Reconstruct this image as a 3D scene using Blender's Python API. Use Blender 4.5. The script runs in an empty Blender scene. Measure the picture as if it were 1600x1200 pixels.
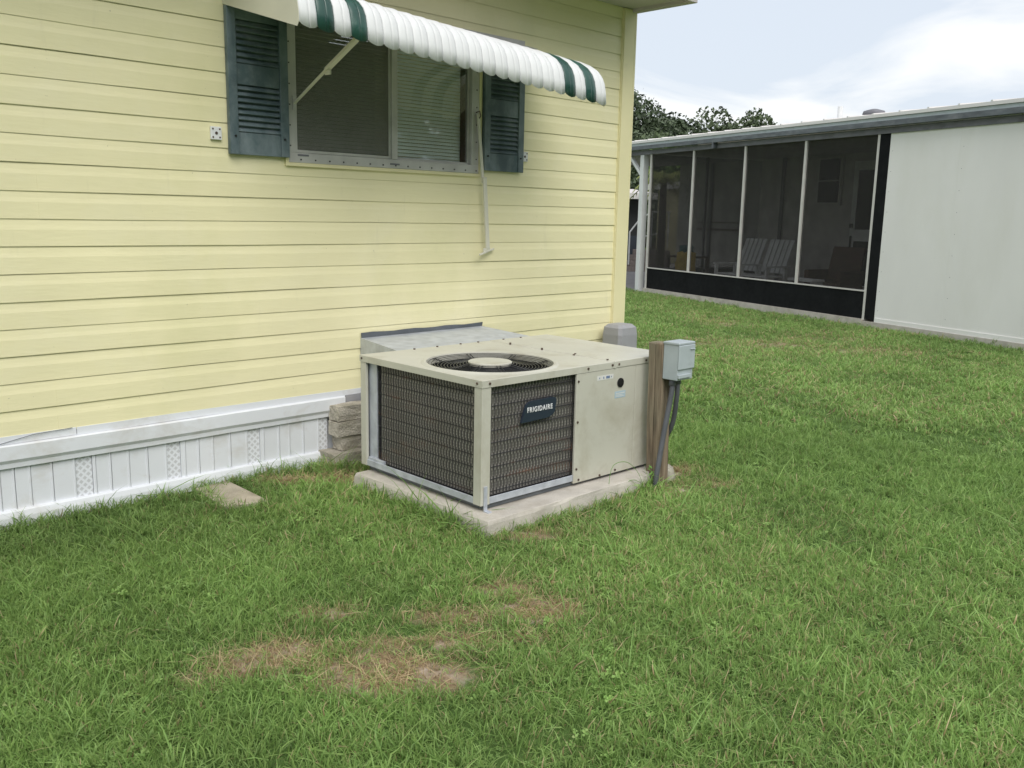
import bpy, bmesh, math, random
import numpy as np
from mathutils import Vector, Matrix

random.seed(7); rng = np.random.default_rng(7)
S = bpy.context.scene
COL = S.collection
R = math.radians

# ------------------------------------------------------------------ camera
cam_d = bpy.data.cameras.new("camera"); cam = bpy.data.objects.new("camera", cam_d); COL.objects.link(cam)
cam_d.sensor_width = 36.0; cam_d.lens = 1419.9 / 1600 * 36.0
cam_d.clip_start = 0.05; cam_d.clip_end = 2000
fwd = Vector((0.68864114, 0.70158289, -0.18317976)); rgt = Vector((0.71615991, -0.69763993, 0.02033489)); upv = Vector((0.11352691, 0.14518944, 0.9828691))
CAMP = Vector((0, 0, 1.5))
cam.matrix_world = Matrix(((rgt.x, upv.x, -fwd.x, CAMP.x), (rgt.y, upv.y, -fwd.y, CAMP.y), (rgt.z, upv.z, -fwd.z, CAMP.z), (0, 0, 0, 1)))
S.camera = cam

# ------------------------------------------------------------------ sky and sun
SUN_EL, SUN_AZ = R(50), R(243)      # azimuth of the sun, anticlockwise from +x
wd = bpy.data.worlds.new("World"); S.world = wd; wd.use_nodes = True
nt = wd.node_tree; nt.nodes.clear(); N = nt.nodes.new; L = nt.links.new
out = N('ShaderNodeOutputWorld'); bg = N('ShaderNodeBackground'); bg.inputs[1].default_value = 0.1
sky = N('ShaderNodeTexSky'); sky.sky_type = 'NISHITA'; sky.sun_disc = False; sky.sun_elevation = SUN_EL
sky.sun_rotation = math.pi / 2 - SUN_AZ; sky.air_density = 1.2; sky.dust_density = 2.0
tc = N('ShaderNodeTexCoord'); sep = N('ShaderNodeSeparateXYZ'); L(tc.outputs['Generated'], sep.inputs[0])
zz = N('ShaderNodeMath'); zz.operation = 'MAXIMUM'; L(sep.outputs[2], zz.inputs[0]); zz.inputs[1].default_value = 0.0
za = N('ShaderNodeMath'); za.operation = 'ADD'; L(zz.outputs[0], za.inputs[0]); za.inputs[1].default_value = 0.16
dv = N('ShaderNodeVectorMath'); dv.operation = 'DIVIDE'; L(tc.outputs['Generated'], dv.inputs[0])
cz = N('ShaderNodeCombineXYZ'); [L(za.outputs[0], cz.inputs[i]) for i in range(3)]; L(cz.outputs[0], dv.inputs[1])
n1 = N('ShaderNodeTexNoise'); n1.inputs['Scale'].default_value = 1.15; n1.inputs['Detail'].default_value = 7; n1.inputs['Roughness'].default_value = .52; L(dv.outputs[0], n1.inputs['Vector'])
n1.inputs['Distortion'].default_value = .6
cr = N('ShaderNodeValToRGB'); cr.color_ramp.elements[0].position = .42; cr.color_ramp.elements[1].position = .56
cr.color_ramp.elements[0].color = (4.35, 4.75, 5.3, 1); cr.color_ramp.elements[1].color = (5.95, 6.0, 6.05, 1)
L(n1.outputs['Fac'], cr.inputs[0])
mx = N('ShaderNodeMix'); mx.data_type = 'RGBA'; mx.inputs['Factor'].default_value = .92
L(sky.outputs[0], mx.inputs['A']); L(cr.outputs[0], mx.inputs['B']); L(mx.outputs['Result'], bg.inputs[0]); L(bg.outputs[0], out.inputs[0])
sl = bpy.data.lights.new("sun", 'SUN'); sl.energy = 1.5; sl.angle = R(45); sl.color = (1, .965, .91)
sun = bpy.data.objects.new("sun", sl); COL.objects.link(sun)
sd = Vector((math.cos(SUN_EL) * math.cos(SUN_AZ), math.cos(SUN_EL) * math.sin(SUN_AZ), math.sin(SUN_EL)))
sun.rotation_euler = sd.to_track_quat('Z', 'Y').to_euler(); sun.location = (0, 0, 20)
S.view_settings.view_transform = 'Standard'; S.view_settings.look = 'None'; S.view_settings.exposure = 0.82
S.view_settings.gamma = 1; S.view_settings.use_curve_mapping = False
S.render.engine = 'CYCLES'
S.cycles.transparent_max_bounces = 24; S.cycles.max_bounces = 8

# ------------------------------------------------------------------ materials
def nmat(name):
    m = bpy.data.materials.new(name); m.use_nodes = True; t = m.node_tree
    return m, t, t.nodes['Principled BSDF']
def noise(t, scale, detail=5, rough=.55, vec=None, dist=0, sc3=None):
    n = t.nodes.new('ShaderNodeTexNoise'); n.inputs['Scale'].default_value = scale; n.inputs['Detail'].default_value = detail
    n.inputs['Roughness'].default_value = rough; n.inputs['Distortion'].default_value = dist
    g = t.nodes.new('ShaderNodeNewGeometry'); src = g.outputs['Position']
    if vec is not None: src = vec
    if sc3:
        mp = t.nodes.new('ShaderNodeMapping'); mp.inputs['Scale'].default_value = sc3; t.links.new(src, mp.inputs['Vector']); src = mp.outputs[0]
    t.links.new(src, n.inputs['Vector']); return n.outputs['Fac']
def ramp(t, src, stops):
    r = t.nodes.new('ShaderNodeValToRGB'); e = r.color_ramp.elements
    while len(e) < len(stops): e.new(.5)
    for k, (p, c) in enumerate(stops):
        e[k].position = p; e[k].color = (*c, 1) if len(c) == 3 else c
    t.links.new(src, r.inputs[0]); return r.outputs[0]
def mixc(t, fac, a, b, mode='MIX'):
    m = t.nodes.new('ShaderNodeMix'); m.data_type = 'RGBA'; m.blend_type = mode
    for key, v in (('Factor', fac), ('A', a), ('B', b)):
        if isinstance(v, (int, float)): m.inputs[key].default_value = v
        elif isinstance(v, tuple): m.inputs[key].default_value = (*v, 1)
        else: t.links.new(v, m.inputs[key])
    return m.outputs['Result']
def math_(t, op, a, b=None):
    m = t.nodes.new('ShaderNodeMath'); m.operation = op
    for i, v in enumerate((a, b)):
        if v is None: continue
        if isinstance(v, (int, float)): m.inputs[i].default_value = v
        else: t.links.new(v, m.inputs[i])
    return m.outputs[0]
def bump(t, p, h, strength, dist=.01):
    b = t.nodes.new('ShaderNodeBump'); b.inputs['Strength'].default_value = strength; b.inputs['Distance'].default_value = dist
    t.links.new(h, b.inputs['Height']); t.links.new(b.outputs[0], p.inputs['Normal'])
def M(name, c, rough=.6, var=.18, vs=3, bs=60, bst=.15, metal=0, dirt=None, dscale=2.0, dpos=(.55, .75), sc3=None, spec=.5, fine=0, bd=.004):
    m, t, p = nmat(name)
    lo = tuple(max(0, x * (1 - var)) for x in c); hi = tuple(min(1, x * (1 + var * .6)) for x in c)
    col = ramp(t, noise(t, vs, sc3=sc3), [(.3, lo), (.7, hi)])
    if fine: col = mixc(t, fine, col, ramp(t, noise(t, 180, 3), [(.35, tuple(x * .4 for x in c)), (.65, hi)]))
    if dirt:
        col = mixc(t, ramp(t, noise(t, dscale, 8, .65, dist=.3, sc3=sc3), [(dpos[0], (0, 0, 0)), (dpos[1], (1, 1, 1))]), col, dirt)
    t.links.new(col, p.inputs['Base Color'])
    p.inputs['Roughness'].default_value = rough; p.inputs['Metallic'].default_value = metal; p.inputs['Specular IOR Level'].default_value = spec
    rr = ramp(t, noise(t, vs * 4), [(.3, (rough * .8,) * 3), (.7, (min(1, rough * 1.15),) * 3)]); t.links.new(rr, p.inputs['Roughness'])
    if bst: bump(t, p, noise(t, bs, 6, .65), bst, bd)
    return m
MT = {}
def siding_mat():
    m, t, p = nmat("yellow_vinyl")
    c = (.835, .78, .495)
    col = ramp(t, noise(t, 1.3, 4), [(.3, tuple(x * .95 for x in c)), (.7, tuple(min(1, x * 1.03) for x in c))])
    stain = ramp(t, noise(t, 1.1, 8, .6, sc3=(1, 1, .55)), [(.52, (0, 0, 0)), (.8, (.5, .5, .5))])
    col = mixc(t, stain, col, (.60, .60, .30))
    st2 = ramp(t, noise(t, 5, 8, .7, sc3=(2.5, 1, .35)), [(.6, (0, 0, 0)), (.85, (.35, .35, .35))])
    col = mixc(t, st2, col, (.55, .51, .34))
    blot = ramp(t, noise(t, 2.2, 9, .68, dist=.6), [(.5, (0, 0, 0)), (.85, (.4, .4, .4))]); col = mixc(t, blot, col, (.86, .82, .62))
    col = mixc(t, ramp(t, noise(t, 55, 2), [(.76, (0, 0, 0)), (.80, (.45, .45, .45))]), col, (.25, .22, .14))
    t.links.new(col, p.inputs['Base Color']); p.inputs['Roughness'].default_value = .42; p.inputs['Specular IOR Level'].default_value = .4
    h = math_(t, 'ADD', math_(t, 'MULTIPLY', noise(t, 45, 4, sc3=(.25, 1, 1.6)), .35), math_(t, 'MULTIPLY', noise(t, 3.0, 2, sc3=(1, 1, 2)), 1.0))
    bump(t, p, h, .22, .012); return m
MT['siding'] = siding_mat()
MT['trimy'] = M("yellow_trim", (.80, .74, .45), .4, .06, 2, 30, .06, dirt=(.5, .47, .28), dpos=(.62, .9))
MT['wvinyl'] = M("white_vinyl", (.72, .74, .775), .4, .05, 2, 30, .06, dirt=(.50, .47, .42), dscale=4, dpos=(.52, .88), sc3=(1, 1, 1.5))
MT['wpaint'] = M("white_paint", (.72, .73, .73), .5, .07, 3, 60, .08, dirt=(.4, .39, .36), dpos=(.62, .95))
MT['awnw'] = M("awning_white_enamel", (.72, .73, .735), .5, .04, 3, 60, .05, dirt=(.55, .52, .46), dscale=5, dpos=(.62, .95))
MT['awng'] = M("awning_green_enamel", (.025, .085, .068), .32, .35, 4, 60, .05, dirt=(.20, .27, .24), dscale=7, dpos=(.55, .9))
MT['cream'] = M("cream_enamel", (.66, .64, .54), .4, .08, 3, 60, .05, dirt=(.4, .36, .28), dpos=(.6, .95))
MT['alu'] = M("mill_aluminium", (.56, .55, .53), .45, .15, 9, 90, .08, metal=.35, dirt=(.25, .22, .2), dpos=(.6, .95))
MT['shutter'] = M("weathered_slate_paint", (.085, .130, .145), .6, .35, 5, 60, .15, dirt=(.27, .31, .33), dscale=5, dpos=(.42, .78), sc3=(1, 1, .7))
MT['beige'] = M("beige_cabinet_paint", (.535, .525, .455), .42, .06, 2.5, 120, .05, dirt=(.36, .33, .25), dscale=4, dpos=(.50, .85))
MT['galv'] = M("galvanised_steel", (.50, .53, .59), .45, .2, 14, 60, .08, metal=.25, dirt=(.66, .69, .73), dscale=9, dpos=(.55, .9))
MT['concrete'] = M("pale_concrete", (.52, .485, .43), .9, .2, 7, 90, .5, dirt=(.30, .26, .20), dscale=5, dpos=(.5, .85), fine=.15)
MT['block'] = M("weathered_block", (.62, .57, .48), .95, .35, 9, 90, .9, dirt=(.33, .30, .22), dscale=8, dpos=(.45, .75), fine=.35, bd=.02)
MT['rock'] = M("pale_stone", (.42, .40, .33), .9, .3, 25, 70, .8, dirt=(.2, .17, .11), dscale=20)
MT['grey'] = M("grey_plastic", (.31, .31, .33), .6, .12, 5, 90, .15, dirt=(.2, .19, .17), dscale=5, dpos=(.55, .9))
MT['boxgrey'] = M("grey_enamel_box", (.40, .45, .47), .45, .1, 6, 60, .08, dirt=(.2, .22, .22), dscale=8, dpos=(.55, .9))
MT['pvc'] = M("dark_grey_conduit", (.105, .11, .125), .5, .2, 8, 60, .1, dirt=(.2, .19, .17), dpos=(.55, .9))
MT['black'] = M("black_part", (.012, .012, .014), .5, .3, 8, 60, .1)
MT['screw'] = M("rusty_screw", (.09, .06, .045), .6, .4, 30, 60, .1)
MT['wire'] = M("guard_wire", (.02, .02, .022), .5, .3, 10, 90, .1, dirt=(.13, .055, .025), dscale=4, dpos=(.56, .72), sc3=(.6, .6, 4))
MT['grille'] = M("fan_grille_wire", (.04, .04, .04), .3, .3, 10, 90, .05, metal=.0)
MT['navy'] = M("navy_badge", (.022, .032, .052), .35, .1, 8, 60, .02)
MT['letter'] = M("badge_letter_white", (.75, .76, .78), .4, .02, 8, 60, 0)
MT['lblue'] = M("pale_blue_label", (.42, .53, .60), .5, .1, 90, 60, 0)
MT['lwhite'] = M("white_label", (.68, .68, .66), .5, .05, 30, 60, 0)
MT['print'] = M("label_print", (.16, .22, .36), .5, .3, 200, 60, 0)
MT['blind'] = M("blind_slat", (.86, .88, .86), .6, .08, 4, 60, 0)
MT['dark'] = M("dark_room", (.05, .05, .045), .9, .2, 2, 30, 0)
MT['stucco'] = M("white_board_wall", (.80, .79, .765), .8, .04, 1.5, 60, .3, dirt=(.74, .73, .68), dscale=1.6, dpos=(.45, .9), sc3=(1, 1, .4))
MT['gutter'] = M("weathered_grey_gutter", (.115, .13, .145), .6, .3, 4, 60, .1, dirt=(.22, .23, .24), dscale=3, dpos=(.5, .8), sc3=(1, 1, 3))
MT['fascia'] = M("faded_mauve_fascia", (.165, .165, .185), .7, .2, 4, 60, .1, dirt=(.08, .08, .08), dscale=3, dpos=(.5, .8), sc3=(1, 1, 3))
MT['kick'] = M("black_kick_panel", (.010, .011, .012), .9, .3, 3, 60, .1, spec=.15)
MT['alubar'] = M("pale_bar", (.58, .56, .53), .5, .08, 8, 60, .05)
MT['roofw'] = M("white_metal_roof", (.72, .70, .69), .45, .06, 2, 30, .05, dirt=(.5, .45, .43), dpos=(.6, .95))
MT['pinkboard'] = M("soffit_pinkish", (.60, .55, .55), .7, .08, 4, 60, .08)
MT['inwall'] = M("porch_wall_paint", (.52, .50, .48), .8, .12, 3, 60, .1)
MT['wicker'] = M("brown_wicker", (.085, .035, .02), .7, .4, 40, 200, .6)
MT['tablebr'] = M("dark_red_wood", (.07, .03, .02), .6, .3, 8, 60, .2)
MT['yellowcloth'] = M("yellow_cloth", (.38, .27, .05), .8, .3, 9, 60, .3)
MT['teal'] = M("teal_cloth", (.02, .09, .10), .8, .3, 9, 60, .3)
MT['paver'] = M("tan_paver", (.42, .37, .29), .95, .25, 10, 90, .8, dirt=(.24, .21, .15), dscale=9, dpos=(.5, .8), fine=.2)
MT['drive'] = M("grey_drive_concrete", (.27, .26, .265), .9, .12, 3, 40, .3)
MT['farwall'] = M("dark_home_wall", (.045, .05, .05), .8, .2, 2, 60, .1)
MT['farblue'] = M("grey_blue_block", (.06, .075, .095), .8, .2, 2, 60, .1)
MT['brick'] = M("dusty_brick", (.30, .25, .23), .9, .2, 12, 60, .4)
MT['pitch'] = M("pale_yellow_wall", (.55, .50, .30), .8, .1, 2, 60, .1)
MT['bark'] = M("bark", (.09, .07, .055), .95, .4, 6, 30, .8)
def wood_mat():
    m, t, p = nmat("weathered_post_wood")
    g = noise(t, 60, 6, .6, sc3=(1, 1, .05)); c = ramp(t, g, [(.3, (.085, .062, .042)), (.5, (.21, .16, .11)), (.72, (.33, .27, .19))])
    gr = ramp(t, noise(t, 4, 5, sc3=(1, 1, .4)), [(.45, (0, 0, 0)), (.7, (.7, .7, .7))]); c = mixc(t, gr, c, (.21, .205, .14))
    t.links.new(c, p.inputs['Base Color']); p.inputs['Roughness'].default_value = .9; bump(t, p, g, .7, .006); return m
MT['wood'] = wood_mat()
def coil_mat():
    m, t, p = nmat("coil_fins")
    g = t.nodes.new('ShaderNodeNewGeometry'); sp = t.nodes.new('ShaderNodeSeparateXYZ'); t.links.new(g.outputs['Position'], sp.inputs[0])
    u = math_(t, 'ADD', sp.outputs[0], math_(t, 'MULTIPLY', sp.outputs[1], -1.0))
    row = math_(t, 'FLOOR', math_(t, 'MULTIPLY', sp.outputs[2], 1 / .030275))
    odd = math_(t, 'MULTIPLY', math_(t, 'MODULO', row, 2.0), math.pi)
    a = math_(t, 'SINE', math_(t, 'ADD', math_(t, 'MULTIPLY', u, 2 * math.pi / .0222), odd))
    b = math_(t, 'SINE', math_(t, 'MULTIPLY', sp.outputs[2], 2 * math.pi / .0151375))
    s = math_(t, 'MULTIPLY', math_(t, 'ADD', a, 1), math_(t, 'ADD', math_(t, 'MULTIPLY', b, .4), 1.3))
    s = math_(t, 'ADD', s, math_(t, 'MULTIPLY', noise(t, 90, 3), .8))
    c = ramp(t, math_(t, 'MULTIPLY', s, .22), [(.05, (.14, .132, .122)), (.45, (.27, .255, .235)), (.85, (.46, .44, .41))])
    c = mixc(t, ramp(t, noise(t, 5, 5), [(.5, (0, 0, 0)), (.8, (.45, .45, .45))]), c, (.17, .145, .12))
    t.links.new(c, p.inputs['Base Color']); p.inputs['Roughness'].default_value = .55; p.inputs['Metallic'].default_value = .3
    bump(t, p, s, .15, .003); return m
MT['coil'] = coil_mat()
def lattice_mat():
    m, t, p = nmat("vented_vinyl")
    g = t.nodes.new('ShaderNodeNewGeometry'); sp = t.nodes.new('ShaderNodeSeparateXYZ'); t.links.new(g.outputs['Position'], sp.inputs[0])
    k = 2 * math.pi / .036
    a = math_(t, 'ABSOLUTE', math_(t, 'SINE', math_(t, 'MULTIPLY', math_(t, 'ADD', sp.outputs[0], sp.outputs[2]), k * .5)))
    b = math_(t, 'ABSOLUTE', math_(t, 'SINE', math_(t, 'MULTIPLY', math_(t, 'SUBTRACT', sp.outputs[0], sp.outputs[2]), k * .5)))
    s = math_(t, 'MINIMUM', a, b)
    c = ramp(t, s, [(.45, (.74, .76, .80)), (.72, (.55, .56, .58))])
    t.links.new(c, p.inputs['Base Color']); p.inputs['Roughness'].default_value = .5
    bump(t, p, s, -.4, .003); return m
MT['lattice'] = lattice_mat()
def glassy(name, tint, alpha, rough=.03, trans=(.8, .86, .84)):
    m = bpy.data.materials.new(name); m.use_nodes = True; t = m.node_tree; t.nodes.clear()
    o = t.nodes.new('ShaderNodeOutputMaterial'); tr = t.nodes.new('ShaderNodeBsdfTransparent'); tr.inputs[0].default_value = (*trans, 1)
    gl = t.nodes.new('ShaderNodeBsdfGlossy'); gl.inputs['Roughness'].default_value = rough; gl.inputs[0].default_value = (*tint, 1)
    fr = t.nodes.new('ShaderNodeFresnel'); fr.inputs[0].default_value = 1.5
    f2 = math_(t, 'ADD', math_(t, 'MULTIPLY', fr.outputs[0], .45), alpha)
    mx = t.nodes.new('ShaderNodeMixShader'); t.links.new(f2, mx.inputs[0]); t.links.new(tr.outputs[0], mx.inputs[1]); t.links.new(gl.outputs[0], mx.inputs[2]); t.links.new(mx.outputs[0], o.inputs[0])
    return m
MT['glass'] = glassy("window_glass", (.9, .95, .95), .02, trans=(.97, .99, .985))
def screen(name, c, tfac):
    m = bpy.data.materials.new(name); m.use_nodes = True; t = m.node_tree; t.nodes.clear()
    o = t.nodes.new('ShaderNodeOutputMaterial'); tr = t.nodes.new('ShaderNodeBsdfTransparent'); df = t.nodes.new('ShaderNodeBsdfDiffuse')
    col = ramp(t, noise(t, 30, 6, .7), [(.3, tuple(x * .75 for x in c)), (.7, tuple(x * 1.25 for x in c))]); t.links.new(col, df.inputs[0])
    f = ramp(t, noise(t, 2.2, 3), [(.3, (tfac - .05,) * 3), (.7, (tfac + .05,) * 3)])
    mx = t.nodes.new('ShaderNodeMixShader'); t.links.new(f, mx.inputs[0]); t.links.new(df.outputs[0], mx.inputs[1]); t.links.new(tr.outputs[0], mx.inputs[2]); t.links.new(mx.outputs[0], o.inputs[0])
    return m
MT['screen'] = screen("porch_insect_screen", (.050, .049, .047), .60)
MT['wscreen'] = screen("window_insect_screen", (.20, .20, .175), .52)

# ------------------------------------------------------------------ mesh helpers
class MB:
    def __init__(s): s.v = []; s.f = []
    def add(s, vs, fs):
        b = len(s.v); s.v += [tuple(v) for v in vs]; s.f += [tuple(b + i for i in f) for f in fs]; return s
    def box(s, x0, x1, y0, y1, z0, z1):
        return s.add([(x0, y0, z0), (x1, y0, z0), (x1, y1, z0), (x0, y1, z0), (x0, y0, z1), (x1, y0, z1), (x1, y1, z1), (x0, y1, z1)],
                     [(0, 3, 2, 1), (4, 5, 6, 7), (0, 1, 5, 4), (1, 2, 6, 5), (2, 3, 7, 6), (3, 0, 4, 7)])
    def obox(s, c, ax, ay, az):     # centre and three half-axis vectors
        c, ax, ay, az = map(Vector, (c, ax, ay, az)); vs = []
        for k in (-1, 1):
            for i, j in ((-1, -1), (1, -1), (1, 1), (-1, 1)): vs.append(c + ax * i + ay * j + az * k)
        return s.add(vs, [(0, 3, 2, 1), (4, 5, 6, 7), (0, 1, 5, 4), (1, 2, 6, 5), (2, 3, 7, 6), (3, 0, 4, 7)])
    def bar(s, p, q, w, h, up=(0, 0, 1)):
        p, q = Vector(p), Vector(q); d = q - p; u = Vector(up); a = d.cross(u)
        if a.length < 1e-6: a = d.cross(Vector((1, 0, 0)))
        a.normalize(); b = a.cross(d).normalized(); return s.obox((p + q) / 2, d / 2, a * w / 2, b * h / 2)
    def tube(s, pts, r, n=8, cap=True):
        pts = [Vector(p) for p in pts]; rr = r if isinstance(r, (list, tuple)) else [r] * len(pts); rings = []; ref = None
        for i, p in enumerate(pts):
            d = (pts[min(i + 1, len(pts) - 1)] - pts[max(i - 1, 0)]).normalized()
            a = d.cross(ref if ref is not None else (Vector((0, 0, 1)) if abs(d.z) < .9 else Vector((1, 0, 0))))
            if a.length < 1e-4: a = d.cross(Vector((0, 1, .1)))
            a.normalize(); b = d.cross(a).normalized(); ref = b * -1 if ref is None else b * -1
            rings.append([p + (a * math.cos(2 * math.pi * k / n) + b * math.sin(2 * math.pi * k / n)) * rr[i] for k in range(n)])
        vs = [v for g in rings for v in g]; fs = []
        for i in range(len(pts) - 1):
            for k in range(n): fs.append((i * n + k, i * n + (k + 1) % n, (i + 1) * n + (k + 1) % n, (i + 1) * n + k))
        if cap: fs += [tuple(range(n))[::-1], tuple((len(pts) - 1) * n + k for k in range(n))]
        return s.add(vs, fs)
    def grid(s, P, closed=False):      # P[i][j] points
        m, n = len(P), len(P[0]); vs = [v for r_ in P for v in r_]
        fs = [(i * n + j, i * n + j + 1, (i + 1) * n + j + 1, (i + 1) * n + j) for i in range(m - 1) for j in range(n - 1)]
        return s.add(vs, fs)
    def prism(s, poly, d):             # poly of 3D points, extruded by vector d
        n = len(poly); d = Vector(d); P = [Vector(p) for p in poly]
        return s.add(P + [p + d for p in P], [tuple(range(n))[::-1], tuple(range(n, 2 * n))] + [(i, (i + 1) % n, n + (i + 1) % n, n + i) for i in range(n)])
    def build(s, name, mat, parent=None, smooth=False, bevel=0, label=None, solid=0, kind=None):
        me = bpy.data.meshes.new(name); me.from_pydata(s.v, [], s.f); me.validate(); me.update()
        bm = bmesh.new(); bm.from_mesh(me); bmesh.ops.recalc_face_normals(bm, faces=bm.faces[:]); bm.to_mesh(me); bm.free()
        me.materials.append(mat if not isinstance(mat, str) else MT[mat])
        if smooth: me.polygons.foreach_set('use_smooth', [True] * len(me.polygons))
        o = bpy.data.objects.new(name, me); COL.objects.link(o)
        if parent is not None: o.parent = parent
        if solid: md = o.modifiers.new('s', 'SOLIDIFY'); md.thickness = solid; md.offset = 0
        if bevel:
            md = o.modifiers.new('b', 'BEVEL'); md.width = bevel; md.segments = 2; md.limit_method = 'ANGLE'; md.angle_limit = R(50)
        if label: o['label'] = label
        if kind: o['kind'] = kind
        return o
def thing(name, label, cat, loc=(0, 0, 0), rz=0, group=None):
    o = bpy.data.objects.new(name, None); COL.objects.link(o); o.location = loc; o.rotation_euler = (0, 0, rz); o.empty_display_size = .2
    o['label'] = label; o['category'] = cat
    if group: o['group'] = group
    return o
def tag(o, label, cat, group=None):
    o['label'] = label; o['category'] = cat
    if group: o['group'] = group
    return o
def copy_tree(o, parent=None):
    c = o.copy(); COL.objects.link(c)
    if parent is not None: c.parent = parent
    for ch in list(o.children): copy_tree(ch, c)
    return c

# ------------------------------------------------------------------ ground
TH = R(71.5); EV = np.array([math.cos(TH), math.sin(TH)]); NV = np.array([math.sin(TH), -math.cos(TH)]); SP = np.array([13.957, 6.329])
_w = [(rng.uniform(.6, 5), rng.uniform(0, 6.28), rng.uniform(0, 6.28)) for _ in range(14)]
def wob(x, y):
    h = 0
    for f, a, b in _w: h = h + np.sin(f * (x * math.cos(a) + y * math.sin(a)) + b) / f
    return h
def gz(x, y):
    dn = (SP[0] - x) * NV[0] + (SP[1] - y) * NV[1]          # metres in front of the porch wall
    t = np.clip((8 - dn) / 6.5, 0, 1); t = t * t * (3 - 2 * t)
    near = np.clip((3.0 - x) / 2.2, 0, 1) * np.clip((y - 3.4) / 1.0, 0, 1)
    return -.115 * t - .028 * near + wob(x, y) * .0042
PATCH = [(1.63, 2.26, .22, .12, .95), (1.475, 2.561, .15, .12, .95), (1.34, 2.60, .13, .09, .55), (2.39, 2.24, .15, .08, 1.1), (2.42, 2.47, .12, .06, .9), (1.98, 2.26, .14, .08, .6), (2.08, 2.42, .16, .07, .5),
         (1.18, 2.62, .12, .08, .35), (1.75, 2.42, .14, .07, .5), (2.2, 2.08, .14, .06, .45), (1.75, 2.75, .16, .07, .4), (2.9, 4.2, .30, .14, .5), (2.6, 4.4, .30, .10, .5),
         (4.45, 3.1, .12, .09, .7), (4.35, 2.75, .12, .07, .45), (2.95, 2.86, .25, .1, .45), (11.9, 6.0, .7, .5, .42), (11.2, 5.0, .9, .5, .32), (12.5, 8.2, .5, .9, .35), (10.5, 6.2, 1.3, .8, .28), (4.05, 2.9, .16, .10, .8)]
_dw = [(rng.uniform(3, 26), rng.uniform(0, 6.28), rng.uniform(0, 6.28)) for _ in range(26)]
def nz(x, y, k=0):
    h = 0
    for f, a, b in _dw: h = h + np.sin(f * (x * math.cos(a + k) + y * math.sin(a + k)) + b + 2 * k)
    return h / 5.0
def dry(x, y):
    d = 0 * x
    ang = .78
    for cx, cy, a, b, s in PATCH:
        # long axis runs across the camera's view
        u = (x - cx) * .716 - (y - cy) * .698; v = (x - cx) * .69 + (y - cy) * .70
        d = np.maximum(d, s * np.exp(-((u / a) ** 2 + (v / b) ** 2) ** 1.0))
    return np.clip(d * (1.05 + .33 * nz(x, y)) + .05 * np.clip(nz(x * .5, y * .5, 1), 0, 3), 0, 1)
def axis(fine0, fine1, step, far0, far1):
    a = list(np.arange(fine0, fine1, step)); s = step; x = fine1
    while x < far1: a.append(x); s *= 1.12; x += s
    a.append(far1); s = step; x = fine0 - step
    while x > far0: a.insert(0, x); s *= 1.12; x -= s
    a.insert(0, far0); return np.array(a)
AX = axis(-.5, 5.6, .045, -400, 500); AY = axis(-.3, 5.0, .045, -400, 500)
gx, gy = np.meshgrid(AX, AY, indexing='ij'); gzv = gz(gx, gy)
far = np.clip((np.hypot(gx, gy) - 30) / 20, 0, 1); gzv = gzv * (1 - far) + far * -.12
m_, n_ = gx.shape
me = bpy.data.meshes.new("ground"); vs = np.stack([gx, gy, gzv], -1).reshape(-1, 3)
idx = (np.arange(m_ - 1)[:, None] * n_ + np.arange(n_ - 1)[None, :]).reshape(-1)
me.from_pydata(vs.tolist(), [], np.stack([idx, idx + n_, idx + n_ + 1, idx + 1], -1).tolist())
at = me.attributes.new('dry', 'FLOAT', 'POINT'); at.data.foreach_set('value', dry(gx, gy).reshape(-1).astype(np.float32))
me.polygons.foreach_set('use_smooth', [True] * len(me.polygons))
gm, t, p = nmat("lawn_soil")
a = t.nodes.new('ShaderNodeAttribute'); a.attribute_name = 'dry'
soil = ramp(t, noise(t, 14, 8, .7), [(.3, (.24, .175, .12)), (.55, (.43, .34, .26)), (.75, (.58, .51, .44))])
straw = ramp(t, noise(t, 120, 3, .7, sc3=(1, .35, 1)), [(.4, (.13, .085, .045)), (.6, (.38, .27, .15))])
soil = mixc(t, ramp(t, noise(t, 9, 4), [(.42, (0, 0, 0)), (.55, (.8, .8, .8))]), soil, straw)
thatch = ramp(t, noise(t, 60, 6, .7), [(.3, (.045, .068, .022)), (.55, (.095, .17, .045)), (.75, (.18, .22, .09))])
thatch = mixc(t, ramp(t, noise(t, .6, 5), [(.4, (0, 0, 0)), (.7, (.6, .6, .6))]), thatch, (.075, .12, .03))
fac = ramp(t, math_(t, 'ADD', a.outputs['Fac'], math_(t, 'MULTIPLY', math_(t, 'SUBTRACT', noise(t, 18, 6), .5), .5)), [(.18, (0, 0, 0)), (.42, (1, 1, 1))])
t.links.new(mixc(t, fac, thatch, soil), p.inputs['Base Color']); p.inputs['Roughness'].default_value = 1; p.inputs['Specular IOR Level'].default_value = .1
bump(t, p, noise(t, 45, 8, .7), .8, .02)
me.materials.append(gm); ground = bpy.data.objects.new("ground", me); COL.objects.link(ground); ground['kind'] = 'structure'

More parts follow.
